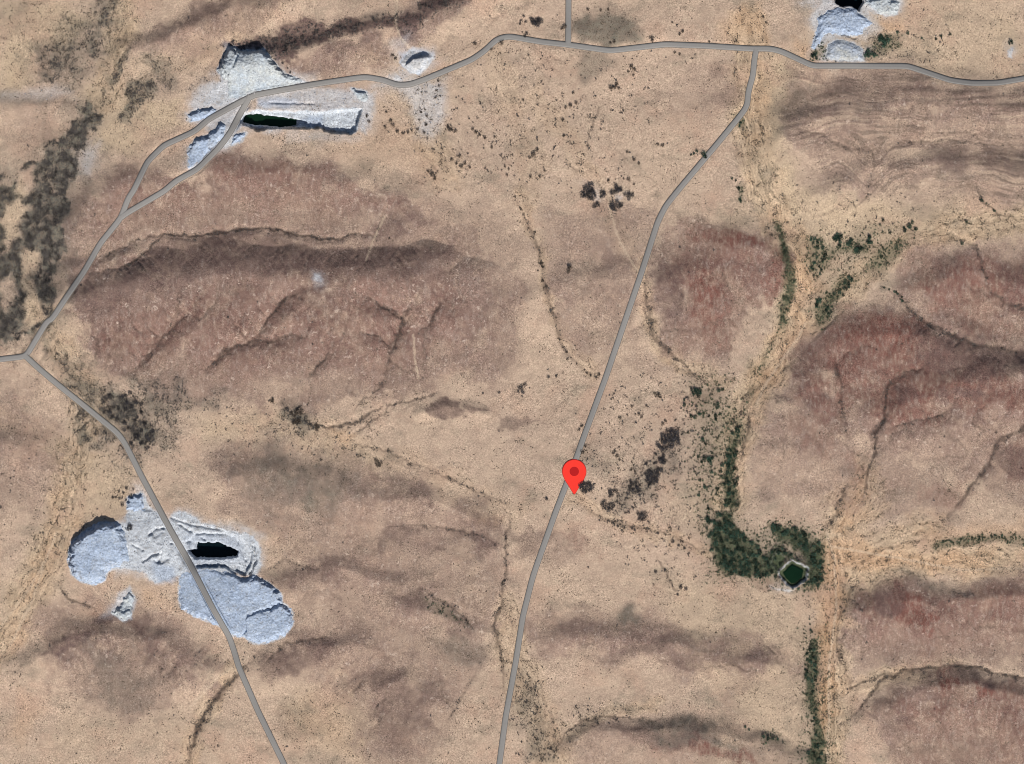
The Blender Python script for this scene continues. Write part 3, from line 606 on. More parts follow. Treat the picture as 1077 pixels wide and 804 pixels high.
# --- waste heaps: fields added on top of the ground, built as objects of their own
HEAPS = [ # outline, height, shoulder width, fade (nx, ny, from, to), label
 ([(71,589),(75,571),(90,558),(105,550),(124,550),(131,560),(134,575),(135,590),(122,597),(113,601),(110,611),(99,615),(85,612),(76,605)],16,6.5,(1,.2,212,250),"big rounded blue-white waste heap with a steep north-west edge, west of the lower quarry","blue"),
 ([(189,604),(188,630),(190,639),(204,649),(212,651),(230,658),(244,669),(256,670),(262,660),(262,648),(285,640),(297,634),(295,624),(281,613),(268,606),(257,610),(240,602),(220,599.5),(206,599)],7.5,4.0,(.5,.87,626,668),"long flat-topped blue-white waste heap crossed by the southern road","blue"),
 ([(255.5,650),(262,643.5),(284,639.5),(297,634),(307,644),(308,657),(299,669),(281,676.5),(266,677),(256,670)],7.5,4.2,None,"lobed blue-white waste heap at the south-east end of the lower quarry","blue"),
 ([(133,529),(135,523),(150,519.5),(151,537),(140,538),(134,536)],5,2.6,None,"small square blue-white waste heap north of the lower quarry","blue"),
 ([(122,642),(126,638),(136,622),(141,628),(138,642),(137,650),(130,653),(117,645)],4,2.5,None,"little white spoil heap standing alone below the lower quarry","pale"),
 ([(236,57),(240,47.5),(253,52.5),(264,53.5),(277,51.7),(288,65),(293,72.5),(302,78),(318,85),(300,92),(268,96),(250,104),(238,104),(240,90),(234,81),(228.5,74),(233,65)],12,5.0,(0,-1,-96,-66),"broad white waste heap spreading north of the upper quarry road","pale"),
 ([(198,176),(198,156),(205,147),(221,141.5),(232,130),(237,132),(236,143),(217,162),(202,177)],7,3.4,(.6,-1,-50,-22),"narrow blue-white spoil heap between the two quarry roads","blue"),
 ([(247,142),(259,139.5),(254,147.5),(243,153)],4,2.5,None,"small blue spoil heap just south-east of the quarry bypass road","blue"),
 ([(197,121),(207,115),(228,114.5),(222,122),(212,126),(200,128)],5,3.0,None,"low blue-white spoil heap west of the upper quarry","blue"),
 ([(421,66),(431,53),(451,55.5),(456,60.5),(451,68),(441,78),(431,76),(425,71)],8,6.5,None,"small white spoil heap with a dark scarp beside the northern road","scarp"),
 ([(369,93),(386,96.5),(387,107),(377,105)],4,2.5,None,"little white rubble heap east of the upper quarry","pale"),
 ([(861,18),(870,11.5),(882,8.5),(897,7.5),(904,13),(917,24),(907,34),(899,38),(884,36),(871,34),(857,51),(853.5,51),(858,35)],4,5.5,None,"large smooth blue-grey waste heap below the black pit","blue"),
 ([(871,47),(880.5,41.5),(897,45),(907.5,52),(908.5,64),(880,64),(869,61)],3.2,4.5,None,"oval grey-white waste heap right above the eastern road","mix"),
 ([(911,1),(930,-4),(946,3),(944,14.5),(932,16.5),(920,11)],5,3.5,None,"lumpy white waste heap east of the black pit","pale"),
]
def heap_h(hp, X, Y):
    pts, H, sh, fade, lab, kind = hp; H = H * 1.35
    rg = 1.9 if kind in ("pale", "blue") else 1.0
    sd = line_dist(pts, X + rg * fbm(X, Y, 5.5, 3, 90), Y + rg * fbm(X, Y, 5.5, 3, 93), closed=True)
    prof = np.clip(sd / sh, 0, 1)
    prof = prof - 0.12 * sstep(0.75, 1.0, prof) + 0.12 * prof
    h = H * prof
    top = sstep(0.4, 1.0, prof)
    h = h + top * (0.9 * fbm(X, Y, 9, 3, 96)) + prof * 0.5 * fbm(X, Y, 2.2, 2, 99)
    if kind == "scarp":
        c = np.array([(425,69.5),(431,65),(434,62),(438,61.5),(444,60),(451,57.5)])
        d, side, t = line_dist(c, X, Y, signed=True)
        h = h * (0.45 + 0.75 * sstep(-0.3, 0.8, side))
    if fade:
        p = X * fade[0] + Y * fade[1]
        h = h * (1 - sstep(fade[2], fade[3], p) * 0.0) * np.clip(1 - 0.85 * sstep(fade[2], fade[3], p), 0, 1) if fade[0] >= 1 else h * (0.12 + 0.88 * sstep(fade[2], fade[3], p))
    return np.where(sd > 0, h, np.maximum(sd, -1.2) * 1.2), sd
# fade for the first heap runs west to east; rebuild its range from the outline
HEAPS[0] = HEAPS[0][:3] + ((1, .2, 215, 262),) + HEAPS[0][4:]

ZT = Z.copy()
for hp in HEAPS:
    w = _window(hp[0], 3)
    h, sd = heap_h(hp, PX[w], PY[w])
    ZT[w] = np.maximum(ZT[w], Z[w] + np.maximum(h, 0))

# --- smooth level for roads
H_HEAP = ZT - Z
def blur(a, r, n=3):
    for _ in range(n):
        for ax in (0, 1):
            c = np.cumsum(np.pad(a, [(r + 1, r) if k == ax else (0, 0) for k in (0, 1)], mode="edge"), axis=ax)
            a = (np.take(c, range(2 * r + 1, c.shape[ax]), axis=ax) - np.take(c, range(0, c.shape[ax] - 2 * r - 1), axis=ax)) / (2 * r + 1)
    return a
ZS = blur(ZT, 7)
pin_pad = 1 - sstep(20, 40, np.hypot(PX - 604, PY - 502))
ZS = ZS * (1 - pin_pad) + float(ZS[np.argmin(abs(AY - 502)), np.argmin(abs(AX - 604))]) * pin_pad
Z = Z * (1 - pin_pad) + (ZS - .45) * pin_pad
d_road = np.full(SH, 99.0)
for pts in ROADS.values():
    w = _window(pts, 16)
    d_road[w] = np.minimum(d_road[w], line_dist(pts, PX[w], PY[w]))
k_road = 1 - sstep(3.6, 6.0, d_road)
Z = Z * (1 - k_road) + (np.minimum(ZS - 0.45, ZS - 0.45)) * k_road

def samp(A, x, y):
    x = np.clip(np.asarray(x, float), -MARG, PW + MARG - 1.001) + MARG; y = np.clip(np.asarray(y, float), -MARG, PH + MARG - 1.001) + MARG
    D = A[DENSE_I, DENSE_J]
    i = np.floor(y).astype(int); j = np.floor(x).astype(int); fy = y - i; fx = x - j
    return (D[i, j] * (1 - fx) + D[i, j + 1] * fx) * (1 - fy) + (D[i + 1, j] * (1 - fx) + D[i + 1, j + 1] * fx) * fy
def inpit(x, y):
    return False

# ------------------------------------------------------------------ materials
def new_mat(name, rough=0.95, spec=0.1):
    m = bpy.data.materials.new(name); m.use_nodes = True
    nt = m.node_tree; b = nt.nodes["Principled BSDF"]
    b.inputs["Roughness"].default_value = rough
    b.inputs["Specular IOR Level"].default_value = spec
    return m, nt, b
class NB:
    def __init__(s, nt): s.nt = nt
    def n(s, t, **kw):
        o = s.nt.nodes.new(t)
        for k, v in kw.items(): setattr(o, k, v)
        return o
    def l(s, a, b): s.nt.links.new(a, b)
    def pos(s):
        return s.n("ShaderNodeNewGeometry").outputs["Position"]
    def noise(s, vec, scale, detail=3, rough=0.55, stretch=None):
        if stretch:
            mp = s.n("ShaderNodeMapping"); mp.inputs["Scale"].default_value = stretch; s.l(vec, mp.inputs["Vector"]); vec = mp.outputs["Vector"]
        o = s.n("ShaderNodeTexNoise"); o.inputs["Scale"].default_value = scale; o.inputs["Detail"].default_value = detail; o.inputs["Roughness"].default_value = rough
        s.l(vec, o.inputs["Vector"]); return o.outputs["Fac"]
    def ramp(s, fac, a, b, lo=0.0, hi=1.0):
        o = s.n("ShaderNodeMapRange"); o.inputs["From Min"].default_value = a; o.inputs["From Max"].default_value = b
        o.inputs["To Min"].default_value = lo; o.inputs["To Max"].default_value = hi; s.l(fac, o.inputs["Value"]); return o.outputs["Result"]
    def math(s, op, a, b):
        o = s.n("ShaderNodeMath", operation=op)
        for i, v in enumerate((a, b)):
            if isinstance(v, (int, float)): o.inputs[i].default_value = v
            else: s.l(v, o.inputs[i])
        return o.outputs[0]
    def mix(s, fac, a, b, mode="MIX"):
        o = s.n("ShaderNodeMix", data_type="RGBA", blend_type=mode)
        if isinstance(fac, (int, float)): o.inputs[0].default_value = fac
        else: s.l(fac, o.inputs[0])
        for idx, v in ((6, a), (7, b)):
            if isinstance(v, tuple): o.inputs[idx].default_value = v
            else: s.l(v, o.inputs[idx])
        return o.outputs[2]
    def gray(s, v):
        o = s.n("ShaderNodeCombineColor"); [s.l(v, o.inputs[i]) for i in range(3)]; return o.outputs[0]

def ground_material():
    m, nt, b = new_mat("ground_sand_rock", 1.0, 0.0)
    q = NB(nt); P = q.pos()
    att = {}
    for nm in ("mask_a", "mask_b", "mask_c", "mask_d"):
        a = q.n("ShaderNodeAttribute", attribute_name=nm); sp = q.n("ShaderNodeSeparateColor"); q.l(a.outputs["Color"], sp.inputs[0])
        att[nm] = (sp.outputs[0], sp.outputs[1], sp.outputs[2], a.outputs["Alpha"])
    hill, dark, red, grey = att["mask_a"]; yel, org, white, green = att["mask_b"]; gul, trk, strat, blu = att["mask_c"]; wash, wsk, chan, band = att["mask_d"]
    n400 = q.noise(P, 0.0035, 4, .6); n60 = q.noise(P, 0.016, 5, .62); n15 = q.noise(P, 0.07, 4, .62); n4 = q.noise(P, 0.30, 2, .75); n2 = q.noise(P, 0.48, 2, .8)
    c = q.mix(q.ramp(n400, .35, .65), alb(203, 178, 156), alb(199, 174, 154))
    c = q.mix(q.ramp(n60, .46, .72, 0, .6), c, alb(172, 150, 133))
    c = q.mix(q.ramp(n15, .5, .8, 0, .5), c, alb(219, 198, 172))
    c = q.mix(yel, c, q.mix(q.ramp(n60, .35, .65), alb(207, 184, 154), alb(196, 175, 149)))
    wcol = q.mix(q.ramp(wsk, .30, .72), alb(172, 151, 127), alb(218, 192, 163))
    wcol = q.mix(q.ramp(n60, .45, .68, 0, .4), wcol, alb(210, 166, 128))
    c = q.mix(q.math("MULTIPLY", wash, .85), c, wcol)
    c = q.mix(org, c, q.mix(q.ramp(wsk, .3, .7), alb(192, 153, 120), alb(220, 181, 145)))
    mott = q.noise(P, 0.0085, 6, .68)
    c = q.mix(q.ramp(mott, .52, .66, 0, .55), c, alb(196, 163, 142))
    mott2 = q.noise(P, 0.0105, 6, .7, (1.0, 1.5, 1.0))
    c = q.mix(q.ramp(mott2, .54, .68, 0, .6), c, alb(144, 133, 117))
    # pale stones and bare streaks on the hills
    hillc = q.mix(q.ramp(n60, .35, .7), alb(120, 98, 91), alb(160, 136, 124))
    streak = q.noise(P, 0.13, 4, .65, (1.0, 0.42, 1.0))
    hillc = q.mix(q.ramp(streak, .50, .68, 0, .55), hillc, alb(182, 163, 151))
    spots = q.noise(P, 0.09, 4, .62)
    hillc = q.mix(q.ramp(spots, .61, .66, 0, .75), hillc, alb(206, 186, 172))
    hillc = q.mix(q.ramp(n400, .42, .62, 0, .18), hillc, q.mix(.3, hillc, alb(150, 112, 100)))
    hf = q.math("MULTIPLY", hill, q.ramp(q.math('ADD', q.math('MULTIPLY', n15, .5), q.math('MULTIPLY', n60, .5)), .36, .58, .55, 1.2))
    c = q.mix(hf, c, hillc)
    c = q.mix(q.math("MULTIPLY", red, q.ramp(streak, .36, .62, 1.1, .35)), c, q.mix(q.ramp(n60, .3, .7), alb(116, 80, 73), alb(138, 98, 88)))
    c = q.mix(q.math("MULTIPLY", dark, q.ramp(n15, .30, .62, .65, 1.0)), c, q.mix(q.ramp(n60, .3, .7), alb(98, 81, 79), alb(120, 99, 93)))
    c = q.mix(q.math("MULTIPLY", grey, q.ramp(n4, .30, .66, .6, 1.0)), c, q.mix(q.ramp(n15, .3, .7), alb(82, 81, 77), alb(104, 106, 97)))
    c = q.mix(strat, c, alb(104, 92, 84))
    c = q.mix(band, c, alb(206, 184, 160))
    c = q.mix(q.math('MULTIPLY', chan, q.ramp(n4, .3, .6, .5, 1.0)), c, alb(88, 75, 68))
    c = q.mix(q.math("MULTIPLY", green, q.ramp(n4, .30, .66, .9, 1.3)), c, alb(80, 88, 68))
    c = q.mix(q.math("MULTIPLY", gul, q.ramp(n4, .30, .60, .5, 1.0)), c, alb(66, 56, 53))
    c = q.mix(trk, c, alb(214, 192, 168))
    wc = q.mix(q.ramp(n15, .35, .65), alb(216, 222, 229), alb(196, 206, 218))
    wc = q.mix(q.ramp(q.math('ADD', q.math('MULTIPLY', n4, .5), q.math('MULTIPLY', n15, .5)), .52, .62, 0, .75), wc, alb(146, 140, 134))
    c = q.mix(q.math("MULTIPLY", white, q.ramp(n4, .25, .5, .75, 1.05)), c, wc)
    c = q.mix(blu, c, alb(172, 186, 208))
    # grain of stones, grass stubble and small plants
    g = q.math("MULTIPLY", q.ramp(n4, .32, .68, .66, 1.34), q.ramp(n2, .32, .68, .68, 1.32))
    gr = q.noise(P, 0.012, 4, .6)
    c = q.mix(q.ramp(gr, .36, .62, .35, 1.0), c, q.mix(1.0, c, q.gray(g), "MULTIPLY"))
    q.l(c, b.inputs["Base Color"])
    bp = q.n("ShaderNodeBump"); bp.inputs["Strength"].default_value = 0.55; bp.inputs["Distance"].default_value = 1.2
    q.l(q.math("ADD", q.math("MULTIPLY", n4, 1.0), q.math("MULTIPLY", n2, .5)), bp.inputs["Height"]); q.l(bp.outputs[0], b.inputs["Normal"])
    return m

def waste_material(name, c1, c2, c3):
    m, nt, b = new_mat(name, .95, .1)
    q = NB(nt); P = q.pos()
    n1 = q.noise(P, 0.03, 4, .6); n2 = q.noise(P, 0.35, 2, .7); n3 = q.noise(P, 0.12, 4, .65)
    c = q.mix(q.ramp(n1, .35, .65), c1, c2)
    c = q.mix(q.ramp(n3, .55, .75, 0, .8), c, c3)
    n5 = q.noise(P, 0.05, 5, .7); c = q.mix(q.ramp(n5, .55, .68, 0, .55), c, alb(158, 160, 164))
    vor = q.n("ShaderNodeTexVoronoi"); vor.inputs["Scale"].default_value = 0.34; q.l(P, vor.inputs["Vector"])
    sp = q.n("ShaderNodeSeparateColor"); q.l(vor.outputs["Color"], sp.inputs[0])
    c = q.mix(1.0, c, q.gray(q.math("MULTIPLY", q.ramp(n2, .25, .75, .80, 1.2), q.ramp(sp.outputs[0], 0, 1, .82, 1.16))), "MULTIPLY")
    q.l(c, b.inputs["Base Color"])
    bp = q.n("ShaderNodeBump"); bp.inputs["Strength"].default_value = 0.6; bp.inputs["Distance"].default_value = 1.0
    q.l(n2, bp.inputs["Height"]); q.l(bp.outputs[0], b.inputs["Normal"])
    return m

def simple_material(name, col, rough=.9, spec=.1, var=.25, scale=.2, obj_random=0.0, spec_tint=None):
    m, nt, b = new_mat(name, rough, spec)
    q = NB(nt); n = q.noise(q.pos(), scale, 3, .6)
    g = q.ramp(n, .3, .7, 1 - var, 1 + var)
    if obj_random:
        oi = q.n("ShaderNodeObjectInfo"); g = q.math("MULTIPLY", g, q.ramp(oi.outputs["Random"], 0, 1, 1 - obj_random, 1 + obj_random))
    q.l(q.mix(1.0, col, q.gray(g), "MULTIPLY"), b.inputs["Base Color"])
    return m

M_GROUND = ground_material()
M_HEAP = {
 "blue": waste_material("blue_marble_waste", alb(172, 187, 210), alb(182, 195, 214), alb(196, 203, 211)),
 "pale": waste_material("pale_marble_waste", alb(186, 196, 206), alb(196, 200, 200), alb(204, 202, 196)),
 "scarp": waste_material("white_marble_waste", alb(205, 202, 200), alb(190, 198, 210), alb(214, 206, 198)),
 "mix": waste_material("grey_marble_waste", alb(176, 186, 202), alb(190, 192, 190), alb(204, 196, 178)),
}
M_ROAD = simple_material("grey_gravel_road", alb(149, 146, 143), .9, .1, .05, .35)
M_EDGE = simple_material("dark_road_edge", alb(112, 108, 104), .95, .05, .10, .3)
M_WATER, _nt, _b = new_mat("pond_water", .2, .15)
_q = NB(_nt); _q.l(_q.mix(_q.noise(_q.pos(), .05, 3), (.003, .012, .006, 1), (.006, .022, .010, 1)), _b.inputs["Base Color"])
M_DEEP, _nt, _b = new_mat("pit_water", .2, .1)
_q = NB(_nt); _q.l(_q.mix(_q.noise(_q.pos(), .05, 3), (.002, .005, .008, 1), (.003, .008, .010, 1)), _b.inputs["Base Color"])
M_TRUNK = simple_material("bark", (.10, .08, .065, 1), .95, .05, .2, .8)
M_THORN = simple_material("thorn_twigs", (.064, .060, .064, 1), .95, .05, .45, .45, .3)
M_BROWN = simple_material("brown_twigs", (.112, .088, .070, 1), .95, .05, .45, .45, .3)
M_LEAF = simple_material("riverside_leaves", (.038, .072, .050, 1), .8, .15, .5, .35, .6)
M_SCRUB = simple_material("dry_scrub", (.135, .108, .082, 1), .95, .05, .55, .11)
M_THICK = simple_material("thicket_twigs", (.112, .100, .094, 1), .95, .05, .5, .08)
M_GRASSY = simple_material("green_undergrowth", (.092, .112, .072, 1), .9, .05, .5, .1)
M_RUBBLE = simple_material("marble_rubble", alb(178, 184, 194), .9, .1, .5, .25)
M_PIN = simple_material("red_pin_enamel", (.80, .036, .022, 1), .55, .2, .02, .05)
M_PINRIM = simple_material("dark_red_pin_rim", (.42, .022, .016, 1), .6, .2, .02, .05)
M_DOT = simple_material("deep_red_pin_dot", (.40, .006, .006, 1), .55, .2, .02, .05)

# ------------------------------------------------------------------ ground object
nr, nc = SH
# strata banding on the layered north-eastern slope
m_strat = strata_zone * sstep(.10, .42, strata) * .55 * np.clip(.55 + fbm(PX, PY, 40, 3, 180), 0, 1)
m_band = strata_zone * sstep(.12, .5, -strata) * .36 * np.clip(.55 + fbm(PX, PY, 34, 3, 184), 0, 1)
m_strat = np.maximum(m_strat, poly_mask(HILL[17][0], 20, 1) * sstep(.1, .6, fbm(WXN * .12, WYN, 6, 3, 85)) * .4)
m_blue = np.maximum.reduce([poly_mask([(160,590),(182,598),(186,612),(165,614)],4,2)*.6, poly_mask([(270,104),(300,103),(318,108),(300,113),(270,112)],3,2)*.5, poly_mask([(420,55),(450,52),(456,58),(430,66),(422,70)],4,2)*.5,
                            poly_mask([(316,124),(338,121),(338,134),(312,132)],2,2)*.6, poly_mask([(190,560),(250,566),(258,590),(200,595)],6,2)*.35])
verts = np.stack([wx(PX), wy(PY), Z], -1).reshape(-1, 3)
idx = np.arange(nr * nc).reshape(nr, nc)
faces = np.stack([idx[:-1, :-1], idx[1:, :-1], idx[1:, 1:], idx[:-1, 1:]], -1).reshape(-1, 4)
for hp in HEAPS:   # pale line painted round each heap to stand for its sunlit rim
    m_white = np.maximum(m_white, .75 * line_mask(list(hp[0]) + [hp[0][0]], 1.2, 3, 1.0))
ground = mesh_obj("ground", verts, faces, M_GROUND, smooth=True)
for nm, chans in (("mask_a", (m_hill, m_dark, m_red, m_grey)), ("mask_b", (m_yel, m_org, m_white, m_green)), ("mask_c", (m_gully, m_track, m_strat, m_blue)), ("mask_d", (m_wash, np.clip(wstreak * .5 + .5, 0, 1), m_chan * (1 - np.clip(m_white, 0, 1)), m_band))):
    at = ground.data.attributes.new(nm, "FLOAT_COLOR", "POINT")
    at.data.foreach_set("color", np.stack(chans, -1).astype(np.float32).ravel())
tag(ground, "wide dry tan and brown desert ground with low hills and gullies", "ground", kind="structure")

# ------------------------------------------------------------------ roads
def resample(pts, step):
    p = np.asarray(pts, float)
    for _ in range(2):                       # round the corners a little
        out = [p[0]]
        for a, b in zip(p[:-1], p[1:]):
            L = np.hypot(*(b - a)); t = min(.25, 3.0 / L)
            out += [a + (b - a) * t, b - (b - a) * t]
        out.append(p[-1]); p = np.array(out)
    seg = np.hypot(*(p[1:] - p[:-1]).T); s = np.concatenate([[0], np.cumsum(seg)])
    t = np.linspace(0, s[-1], max(2, int(s[-1] / step)))
    return np.stack([np.interp(t, s, p[:, 0]), np.interp(t, s, p[:, 1])], -1)
def ribbon(p, offs, zoff):
    d = np.gradient(p, axis=0); d /= np.hypot(d[:, 0], d[:, 1])[:, None] + 1e-9
    nrm = np.stack([-d[:, 1], d[:, 0]], -1)
    V = []
    for o, dz in zip(offs, zoff):
        q = p + nrm * o
        V.append(np.stack([wx(q[:, 0]), wy(q[:, 1]), samp(ZS, q[:, 0], q[:, 1]) + dz], -1))
    V = np.stack(V, 1); n, k = V.shape[:2]
    I = np.arange(n * k).reshape(n, k)
    F = np.stack([I[:-1, :-1], I[1:, :-1], I[1:, 1:], I[:-1, 1:]], -1).reshape(-1, 4)
    return V.reshape(-1, 3), F[:, ::-1] if True else F
RLAB = {
 "west": "grey track climbing from the western junction to the upper quarry", "bypass": "short grey branch track joining the upper quarry from the south-west",
 "north": "long grey road winding east along the north from the upper quarry", "spur": "short straight grey road running north off the map's top edge",
 "middle": "long grey road running south past the red map pin", "south": "grey road running south-east across the lower quarry",
}
for k, (nm, pts) in enumerate(ROADS.items()):
    p = resample(pts, 1.5)
    dz = 0.03 * k
    v, f = ribbon(p, (-3.25, -3.05, -1.2, 0, 1.2, 3.05, 3.25), tuple(z + dz for z in (-0.6, .12, .14, .14, .14, .12, -0.6)))
    edge_v, edge_f = v, f
    v, f = ribbon(p, (-2.7, -2.65, -1.2, 0, 1.2, 2.65, 2.7), tuple(z + dz for z in (.08, .22, .25, .26, .25, .22, .08)))
    rd = mesh_obj("road", v, f, M_ROAD, smooth=False)
    tag(rd, RLAB[nm], "road", kind="structure")
    mesh_obj("road_edge", edge_v, edge_f, M_EDGE, rd)

# ------------------------------------------------------------------ waste heaps
heap_top = ZT.copy()
for hp in HEAPS:
    p = np.asarray(hp[0], float)
    x0, y0 = p.min(0) - 2; x1, y1 = p.max(0) + 2
    gx = np.arange(x0, x1 + .5, .5); gy = np.arange(y0, y1 + .5, .5)
    X, Y = np.meshgrid(gx, gy)
    h, sd = heap_h(hp, X, Y)
    zz = samp(Z, X, Y) + h
    dr = np.full(X.shape, 99.0)
    for pts in ROADS.values(): dr = np.minimum(dr, line_dist(pts, X, Y))
    kr = 1 - sstep(3.6, 5.2, dr)
    zz = zz * (1 - kr) + np.minimum(zz, samp(ZS, X, Y) - 0.35 + np.minimum(sd, 0)) * kr
    keep = sd > -1.0
    n, k = X.shape; I = np.arange(n * k).reshape(n, k)
    F = np.stack([I[:-1, :-1], I[1:, :-1], I[1:, 1:], I[:-1, 1:]], -1).reshape(-1, 4)
    kf = (keep[:-1, :-1] & keep[1:, :-1] & keep[1:, 1:] & keep[:-1, 1:]).ravel()
    F = F[kf]
    used = np.unique(F); remap = np.full(n * k, -1); remap[used] = np.arange(len(used))
    cx, cy = wx(p[:, 0].mean()), wy(p[:, 1].mean())
    V = np.stack([wx(X) - cx, wy(Y) - cy, zz], -1).reshape(-1, 3)[used]
    o = mesh_obj("waste_rock_heap", V, remap[F], M_HEAP[hp[5]], smooth=True)
    o.location = (cx, cy, 0)
    tag(o, hp[4], "waste heap")

# ------------------------------------------------------------------ water
def water(pts, z, mat, label, grow=1.0):
    p = np.asarray(pts, float); c = p.mean(0); p = c + (p - c) * grow
    v = [(float(wx(a)), float(wy(b)), z) for a, b in p]
    o = mesh_obj("water", v, [list(range(len(v)))[::-1]], mat)
    tag(o, label, "water", kind="structure")
    return o
def zmin(pts):
    p = np.asarray(pts, float); return float(np.min(samp(Z, p[:, 0].mean() + np.array([-2, 0, 2]), p[:, 1].mean() + np.array([0, 0, 0]))))
water(PITS[6][0], zmin(PITS[6][0]) + 2.2, M_WATER, "dark green water of the square farm reservoir among trees", .74)
water(PITS[1][0], zmin(PITS[1][0]) + 3.0, M_DEEP, "black water at the bottom of the lower quarry pit", 1.0)
water(PITS[4][0], zmin(PITS[4][0]) + 6.0, M_WATER, "dark green water filling the west end of the upper quarry trench", 1.2)
water(PITS[5][0], float(samp(Z, 893, -8)) + 3.0, M_DEEP, "black water in the pit at the top edge", 1.0)

# ------------------------------------------------------------------ plants
def leaf_cloud(n, seed, flat=.75, size=.26, lobes=5, hollow=.35):
    r = np.random.default_rng(seed)
    lob = [(np.array([0, 0, .55]), .62)]
    for i in range(lobes):
        a = 6.283 * (i + r.random() * .8) / lobes; rr = .42 + .25 * r.random()
        lob.append((np.array([math.cos(a) * rr, math.sin(a) * rr, .42 + .3 * r.random()]), .30 + .22 * r.random()))
    V, F = [], []
    for i in range(n):
        c, s = lob[r.integers(len(lob))]
        d = r.normal(size=3); d /= np.linalg.norm(d)
        p = c + d * s * (hollow + (1 - hollow) * r.random() ** .5) * np.array([1, 1, flat])
        u = r.normal(size=3); u /= np.linalg.norm(u); w = np.cross(u, r.normal(size=3)); w /= np.linalg.norm(w)
        q = size * (.6 + .8 * r.random())
        b = len(V)
        V += [p - u * q * .5, p + w * q * .38, p + u * q * .5, p - w * q * .38]
        F.append((b, b + 1, b + 2, b + 3))
    V = np.array(V); V[:, 2] = np.maximum(V[:, 2], .04)
    return V, np.array(F)
def stem_mesh(seed, hgt=.5, n=5, rad=.045):
    bm = bmesh.new(); r = random.Random(seed)
    def tube(a, b, ra, rb):
        a = np.array(a, float); b = np.array(b, float); d = b - a; d /= np.linalg.norm(d)
        u = np.cross(d, (0.3, .9, .1)); u /= np.linalg.norm(u); w = np.cross(d, u)
        A = [bm.verts.new(a + (u * math.cos(t) + w * math.sin(t)) * ra) for t in np.arange(5) * 1.2566]
        B = [bm.verts.new(b + (u * math.cos(t) + w * math.sin(t)) * rb) for t in np.arange(5) * 1.2566]
        for i in range(5): bm.faces.new((A[i], A[(i + 1) % 5], B[(i + 1) % 5], B[i]))
        bm.faces.new(B[::-1]); bm.faces.new(A)
    tube((0, 0, -.08), (.02, .01, hgt * .55), rad * 1.3, rad)
    for i in range(n):
        a = 6.283 * i / n + r.random()
        tube((0.01, 0.01, hgt * (.35 + .2 * r.random())), (math.cos(a) * .45, math.sin(a) * .45, hgt * (1.0 + .5 * r.random())), rad * .7, rad * .25)
    me = bpy.data.meshes.new("trunk"); bm.to_mesh(me); bm.free()
    me.materials.append(M_TRUNK)
    return me
def mesh_data(name, V, F, mat):
    o = mesh_obj(name, V, F, mat); me = o.data; bpy.data.objects.remove(o); return me
THORN = [mesh_data("crown", *leaf_cloud(190, 200 + i, .7, .20, 5 + i % 3, .2), M_THORN) for i in range(4)]
BROWN = [mesh_data("crown", *leaf_cloud(150, 240 + i, .7, .24, 4 + i % 3, .2), M_BROWN) for i in range(4)]
TREEC = [mesh_data("crown", *leaf_cloud(210, 300 + i, .9, .24, 5 + i % 3, .3), M_LEAF) for i in range(4)]
TRUNKS = [stem_mesh(400 + i) for i in range(3)]

def make_plant(name, crowns, cat):
    r = empty(name, (0, 0, 0)); r["category"] = cat
    t = bpy.data.objects.new("trunk", TRUNKS[0]); COL.objects.link(t); t.parent = r
    c = bpy.data.objects.new("crown", crowns[0]); COL.objects.link(c); c.parent = r
    return r
def put(root, first, x, y, rad, label, group, crowns):
    """place the first plant itself, then copies of it and of its parts"""
    if first: o = root
    else:
        o = root.copy(); COL.objects.link(o)
        for ch in list(root.children):
            c = ch.copy(); COL.objects.link(c); c.parent = o
    sc = rad * S
    o.location = (float(wx(x)), float(wy(y)), float(samp(Z, x, y)) - .05)
    hgt = sc * random.uniform(.7, .95) if sc < 9 else sc * .6
    o.scale = (sc * random.uniform(.9, 1.1), sc * random.uniform(.9, 1.1), hgt)
    o.rotation_euler = (0, 0, random.uniform(0, 6.283))
    for ch in o.children:
        if ch.name.startswith("crown"): ch.data = random.choice(crowns)
    o["label"] = label
    if group: o["group"] = group
    elif "group" in o: del o["group"]
    return o

def inside(poly, x, y):
    c = False; n = len(poly)
    for i in range(n):
        a, b = poly[i], poly[(i + 1) % n]
        if (a[1] > y) != (b[1] > y) and x < (b[0] - a[0]) * (y - a[1]) / (b[1] - a[1]) + a[0]: c = not c
    return c
TAKEN = []
def on_bad(x, y):
    if samp(d_road, x, y) < 3.8: return True
    for p in (PITS[1][0], PITS[3][0], PITS[6][0]):
        if inside(p, x, y): return True
    return False
def fill(poly, n, r0, r1, sep=.75):
    xs = [p[0] for p in poly]; ys = [p[1] for p in poly]; out = []; tries = 0
    while len(out) < n and tries < n * 60:
        tries += 1
        x, y = random.uniform(min(xs), max(xs)), random.uniform(min(ys), max(ys)); r = random.uniform(r0, r1)
        if not inside(poly, x, y) or on_bad(x, y): continue
        if any((x - a) ** 2 + (y - b) ** 2 < (sep * (r + c)) ** 2 for a, b, c in out): continue
        out.append((x, y, r))
    return out
def along(pts, n, r0, r1, spread):
    r0 *= .85; r1 *= .85
    p = resample(pts, .5); out = []
    for i in range(n):
        for _ in range(20):
            q = p[random.randrange(len(p))]
            x, y = q[0] + random.gauss(0, spread), q[1] + random.gauss(0, spread)
            if not on_bad(x, y): out.append((x, y, random.uniform(r0, r1))); break
    return out
def blob(x, y, r, n, r0, r1):
    a = [(x + r * math.cos(t) * k, y + r * math.sin(t) * k) for t in np.linspace(0, 6.283, 12)[:-1] for k in (random.uniform(.55, 1.1),)]
    return fill(a, int(n * 1.15), r0 * 1.2, r1 * 1.25, .36)

